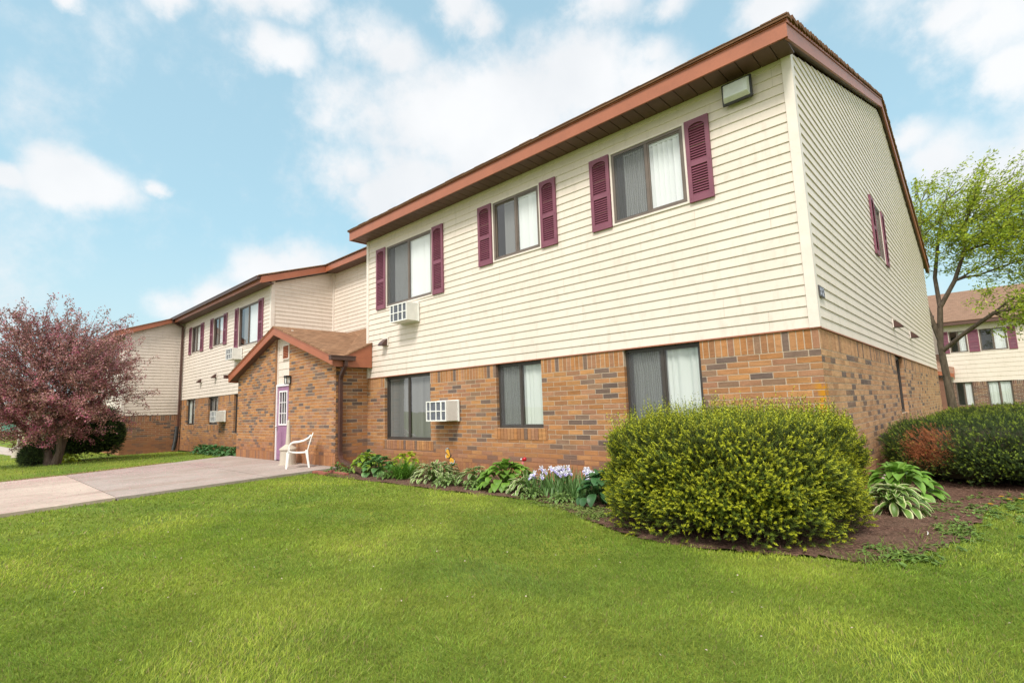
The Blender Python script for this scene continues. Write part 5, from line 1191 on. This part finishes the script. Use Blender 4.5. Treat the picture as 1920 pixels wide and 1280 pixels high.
# =================================================================== sky, light, camera
sc = bpy.context.scene
w = bpy.data.worlds.new('World'); sc.world = w; w.use_nodes = True; nt = w.node_tree; nt.nodes.clear(); N, L = nt.nodes, nt.links
sunv = Vector((.28, -.66, .90)).normalized()
sky = N.new('ShaderNodeTexSky'); sky.sky_type = 'NISHITA'; sky.sun_disc = False; sky.sun_elevation = math.asin(sunv.z); sky.sun_rotation = math.atan2(sunv.x, sunv.y)
sky.air_density = 1.0; sky.dust_density = 1.2; sky.ozone_density = 1.6
tc = N.new('ShaderNodeTexCoord')
CL = [(-.932, .1, .348, .047), (-.93, .121, .346, .038), (-.941, .073, .331, .026), (-.943, .022, .331, .019), (-.736, .46, .497, .085), (-.681, .532, .503, .11), (-.629, .611, .481, .13), (-.54, .658, .524, .12), (-.46, .707, .538, .099), (-.379, .747, .547, .069),
      (-.792, .441, .423, .055), (-.783, .489, .384, .05), (-.73, .544, .414, .095), (-.768, .299, .566, .036), (-.755, .336, .563, .034), (-.686, .409, .602, .052), (-.667, .457, .589, .045), (-.789, .174, .589, .024), (-.745, .242, .621, .040), (-.712, .306, .632, .042),
      (-.566, .51, .647, .042), (-.547, .551, .631, .03), (-.388, .657, .646, .045), (-.308, .713, .63, .036), (-.177, .785, .593, .05), (.042, .884, .465, .057), (.061, .911, .408, .045), (.015, .866, .5, .036), (-.03, .942, .335, .05), (.023, .955, .296, .066), (-.056, .927, .372, .030), (.075, .951, .299, .057),
      (-.901, .352, .252, .046), (-.87, .413, .27, .048), (-.957, .226, .184, .040), (-.943, .268, .196, .042), (-.838, .061, .543, .015), (-.359, .733, .578, .036), (-.915, .187, .357, .015)]
nz = N.new('ShaderNodeTexNoise'); nz.inputs['Scale'].default_value = 5.5; nz.inputs['Detail'].default_value = 9; nz.inputs['Roughness'].default_value = .62; L.new(tc.outputs['Generated'], nz.inputs['Vector'])
warp = N.new('ShaderNodeVectorMath'); warp.operation = 'MULTIPLY_ADD'; L.new(nz.outputs['Color'], warp.inputs[0]); warp.inputs[1].default_value = (.10, .10, .08); L.new(tc.outputs['Generated'], warp.inputs[2])
acc = None
for x, y, z, r in CL:
    sb = N.new('ShaderNodeVectorMath'); sb.operation = 'SUBTRACT'; L.new(warp.outputs[0], sb.inputs[0]); sb.inputs[1].default_value = (x + .05, y + .05, z + .04)
    ml = N.new('ShaderNodeVectorMath'); ml.operation = 'MULTIPLY'; L.new(sb.outputs[0], ml.inputs[0]); ml.inputs[1].default_value = (1, 1, 1.55)
    ln = N.new('ShaderNodeVectorMath'); ln.operation = 'LENGTH'; L.new(ml.outputs[0], ln.inputs[0])
    v = rng_node(nt, ln.outputs['Value'], 0, r * 1.95, 1, 0)
    if acc is None: acc = v
    else:
        m_ = N.new('ShaderNodeMath'); m_.operation = 'SMOOTH_MAX'; m_.inputs[2].default_value = .15; L.new(acc, m_.inputs[0]); L.new(v, m_.inputs[1]); acc = m_.outputs[0]
# unseen clouds behind the viewer, from plain noise, added brighter to light the walls
nb = N.new('ShaderNodeTexNoise'); nb.inputs['Scale'].default_value = 2.6; nb.inputs['Detail'].default_value = 6; L.new(tc.outputs['Generated'], nb.inputs['Vector'])
sp_ = N.new('ShaderNodeSeparateXYZ'); L.new(tc.outputs['Generated'], sp_.inputs[0])
dt = N.new('ShaderNodeVectorMath'); dt.operation = 'DOT_PRODUCT'; L.new(tc.outputs['Generated'], dt.inputs[0]); dt.inputs[1].default_value = (.675, -.727, 0)
beh = rng_node(nt, dt.outputs['Value'], -.42, -.1, 0, 1); bc = rng_node(nt, nb.outputs[0], .38, .52, 0, 1)
mb_ = N.new('ShaderNodeMath'); mb_.operation = 'MULTIPLY'; L.new(beh, mb_.inputs[0]); L.new(bc, mb_.inputs[1])
fn = N.new('ShaderNodeMath'); fn.operation = 'MULTIPLY_ADD'; L.new(nz.outputs[0], fn.inputs[0]); fn.inputs[1].default_value = 2.2; fn.inputs[2].default_value = -1.10
ad = N.new('ShaderNodeMath'); L.new(acc, ad.inputs[0]); L.new(fn.outputs[0], ad.inputs[1])
dens = N.new('ShaderNodeMapRange'); dens.interpolation_type = 'SMOOTHSTEP'; dens.inputs[1].default_value = .0; dens.inputs[2].default_value = .80; L.new(ad.outputs[0], dens.inputs[0])
mx = N.new('ShaderNodeMath'); mx.operation = 'MAXIMUM'; L.new(dens.outputs[0], mx.inputs[0]); L.new(mb_.outputs[0], mx.inputs[1])
dm = N.new('ShaderNodeMath'); dm.operation = 'MULTIPLY'; dm.inputs[1].default_value = .93; L.new(mx.outputs[0], dm.inputs[0])
n2 = N.new('ShaderNodeTexNoise'); n2.inputs['Scale'].default_value = 5; n2.inputs['Detail'].default_value = 5; L.new(tc.outputs['Generated'], n2.inputs['Vector'])
SKYS = .10
cc = mix(nt, rng_node(nt, n2.outputs[0], .35, .65, 0, 1), (5.3, 5.4, 5.55), (6.0, 6.0, 6.05))
tint = mix(nt, 1.0, sky.outputs[0], (1.9, 2.15, 1.75), 'MULTIPLY')
hzn = rng_node(nt, sp_.outputs[2], .0, .75, .85, 0.6)
base = mix(nt, hzn, tint, (2.75, 4.1, 4.7))
lowh = rng_node(nt, sp_.outputs[2], .0, .30, .55, 0)
base = mix(nt, lowh, base, (4.4, 4.95, 5.1))
final = mix(nt, dm.outputs[0], base, cc)
final = mix(nt, mb_.outputs[0], final, (8.6, 8.5, 8.4))
bg = N.new('ShaderNodeBackground'); bg.inputs['Strength'].default_value = SKYS; L.new(final, bg.inputs['Color'])
wo = N.new('ShaderNodeOutputWorld'); L.new(bg.outputs[0], wo.inputs['Surface'])
sl = bpy.data.lights.new('sun', 'SUN'); sl.energy = 2.1; sl.angle = R(14); sl.color = (1, .955, .88)
so = bpy.data.objects.new('sun', sl); C.objects.link(so); so.rotation_euler = (-sunv).to_track_quat('-Z', 'Y').to_euler()
cam = bpy.data.cameras.new('camera'); cam.sensor_width = 36; cam.lens = 36 * 968.70 / 1920; cam.clip_end = 3000; cam.clip_start = .05
co = bpy.data.objects.new('camera', cam); C.objects.link(co)
rt, up, fw = Vector((.72983653, .68280679, -.03336948)), Vector((.11091067, -.07010133, .99135494)), Vector((-.67456465, .72722808, .12689307))
co.matrix_world = Matrix(((rt.x, up.x, -fw.x, 1.392), (rt.y, up.y, -fw.y, -6.593), (rt.z, up.z, -fw.z, 1.207), (0, 0, 0, 1)))
sc.camera = co
sc.view_settings.view_transform = 'Standard'; sc.view_settings.look = 'None'; sc.view_settings.exposure = .76; sc.view_settings.gamma = 1
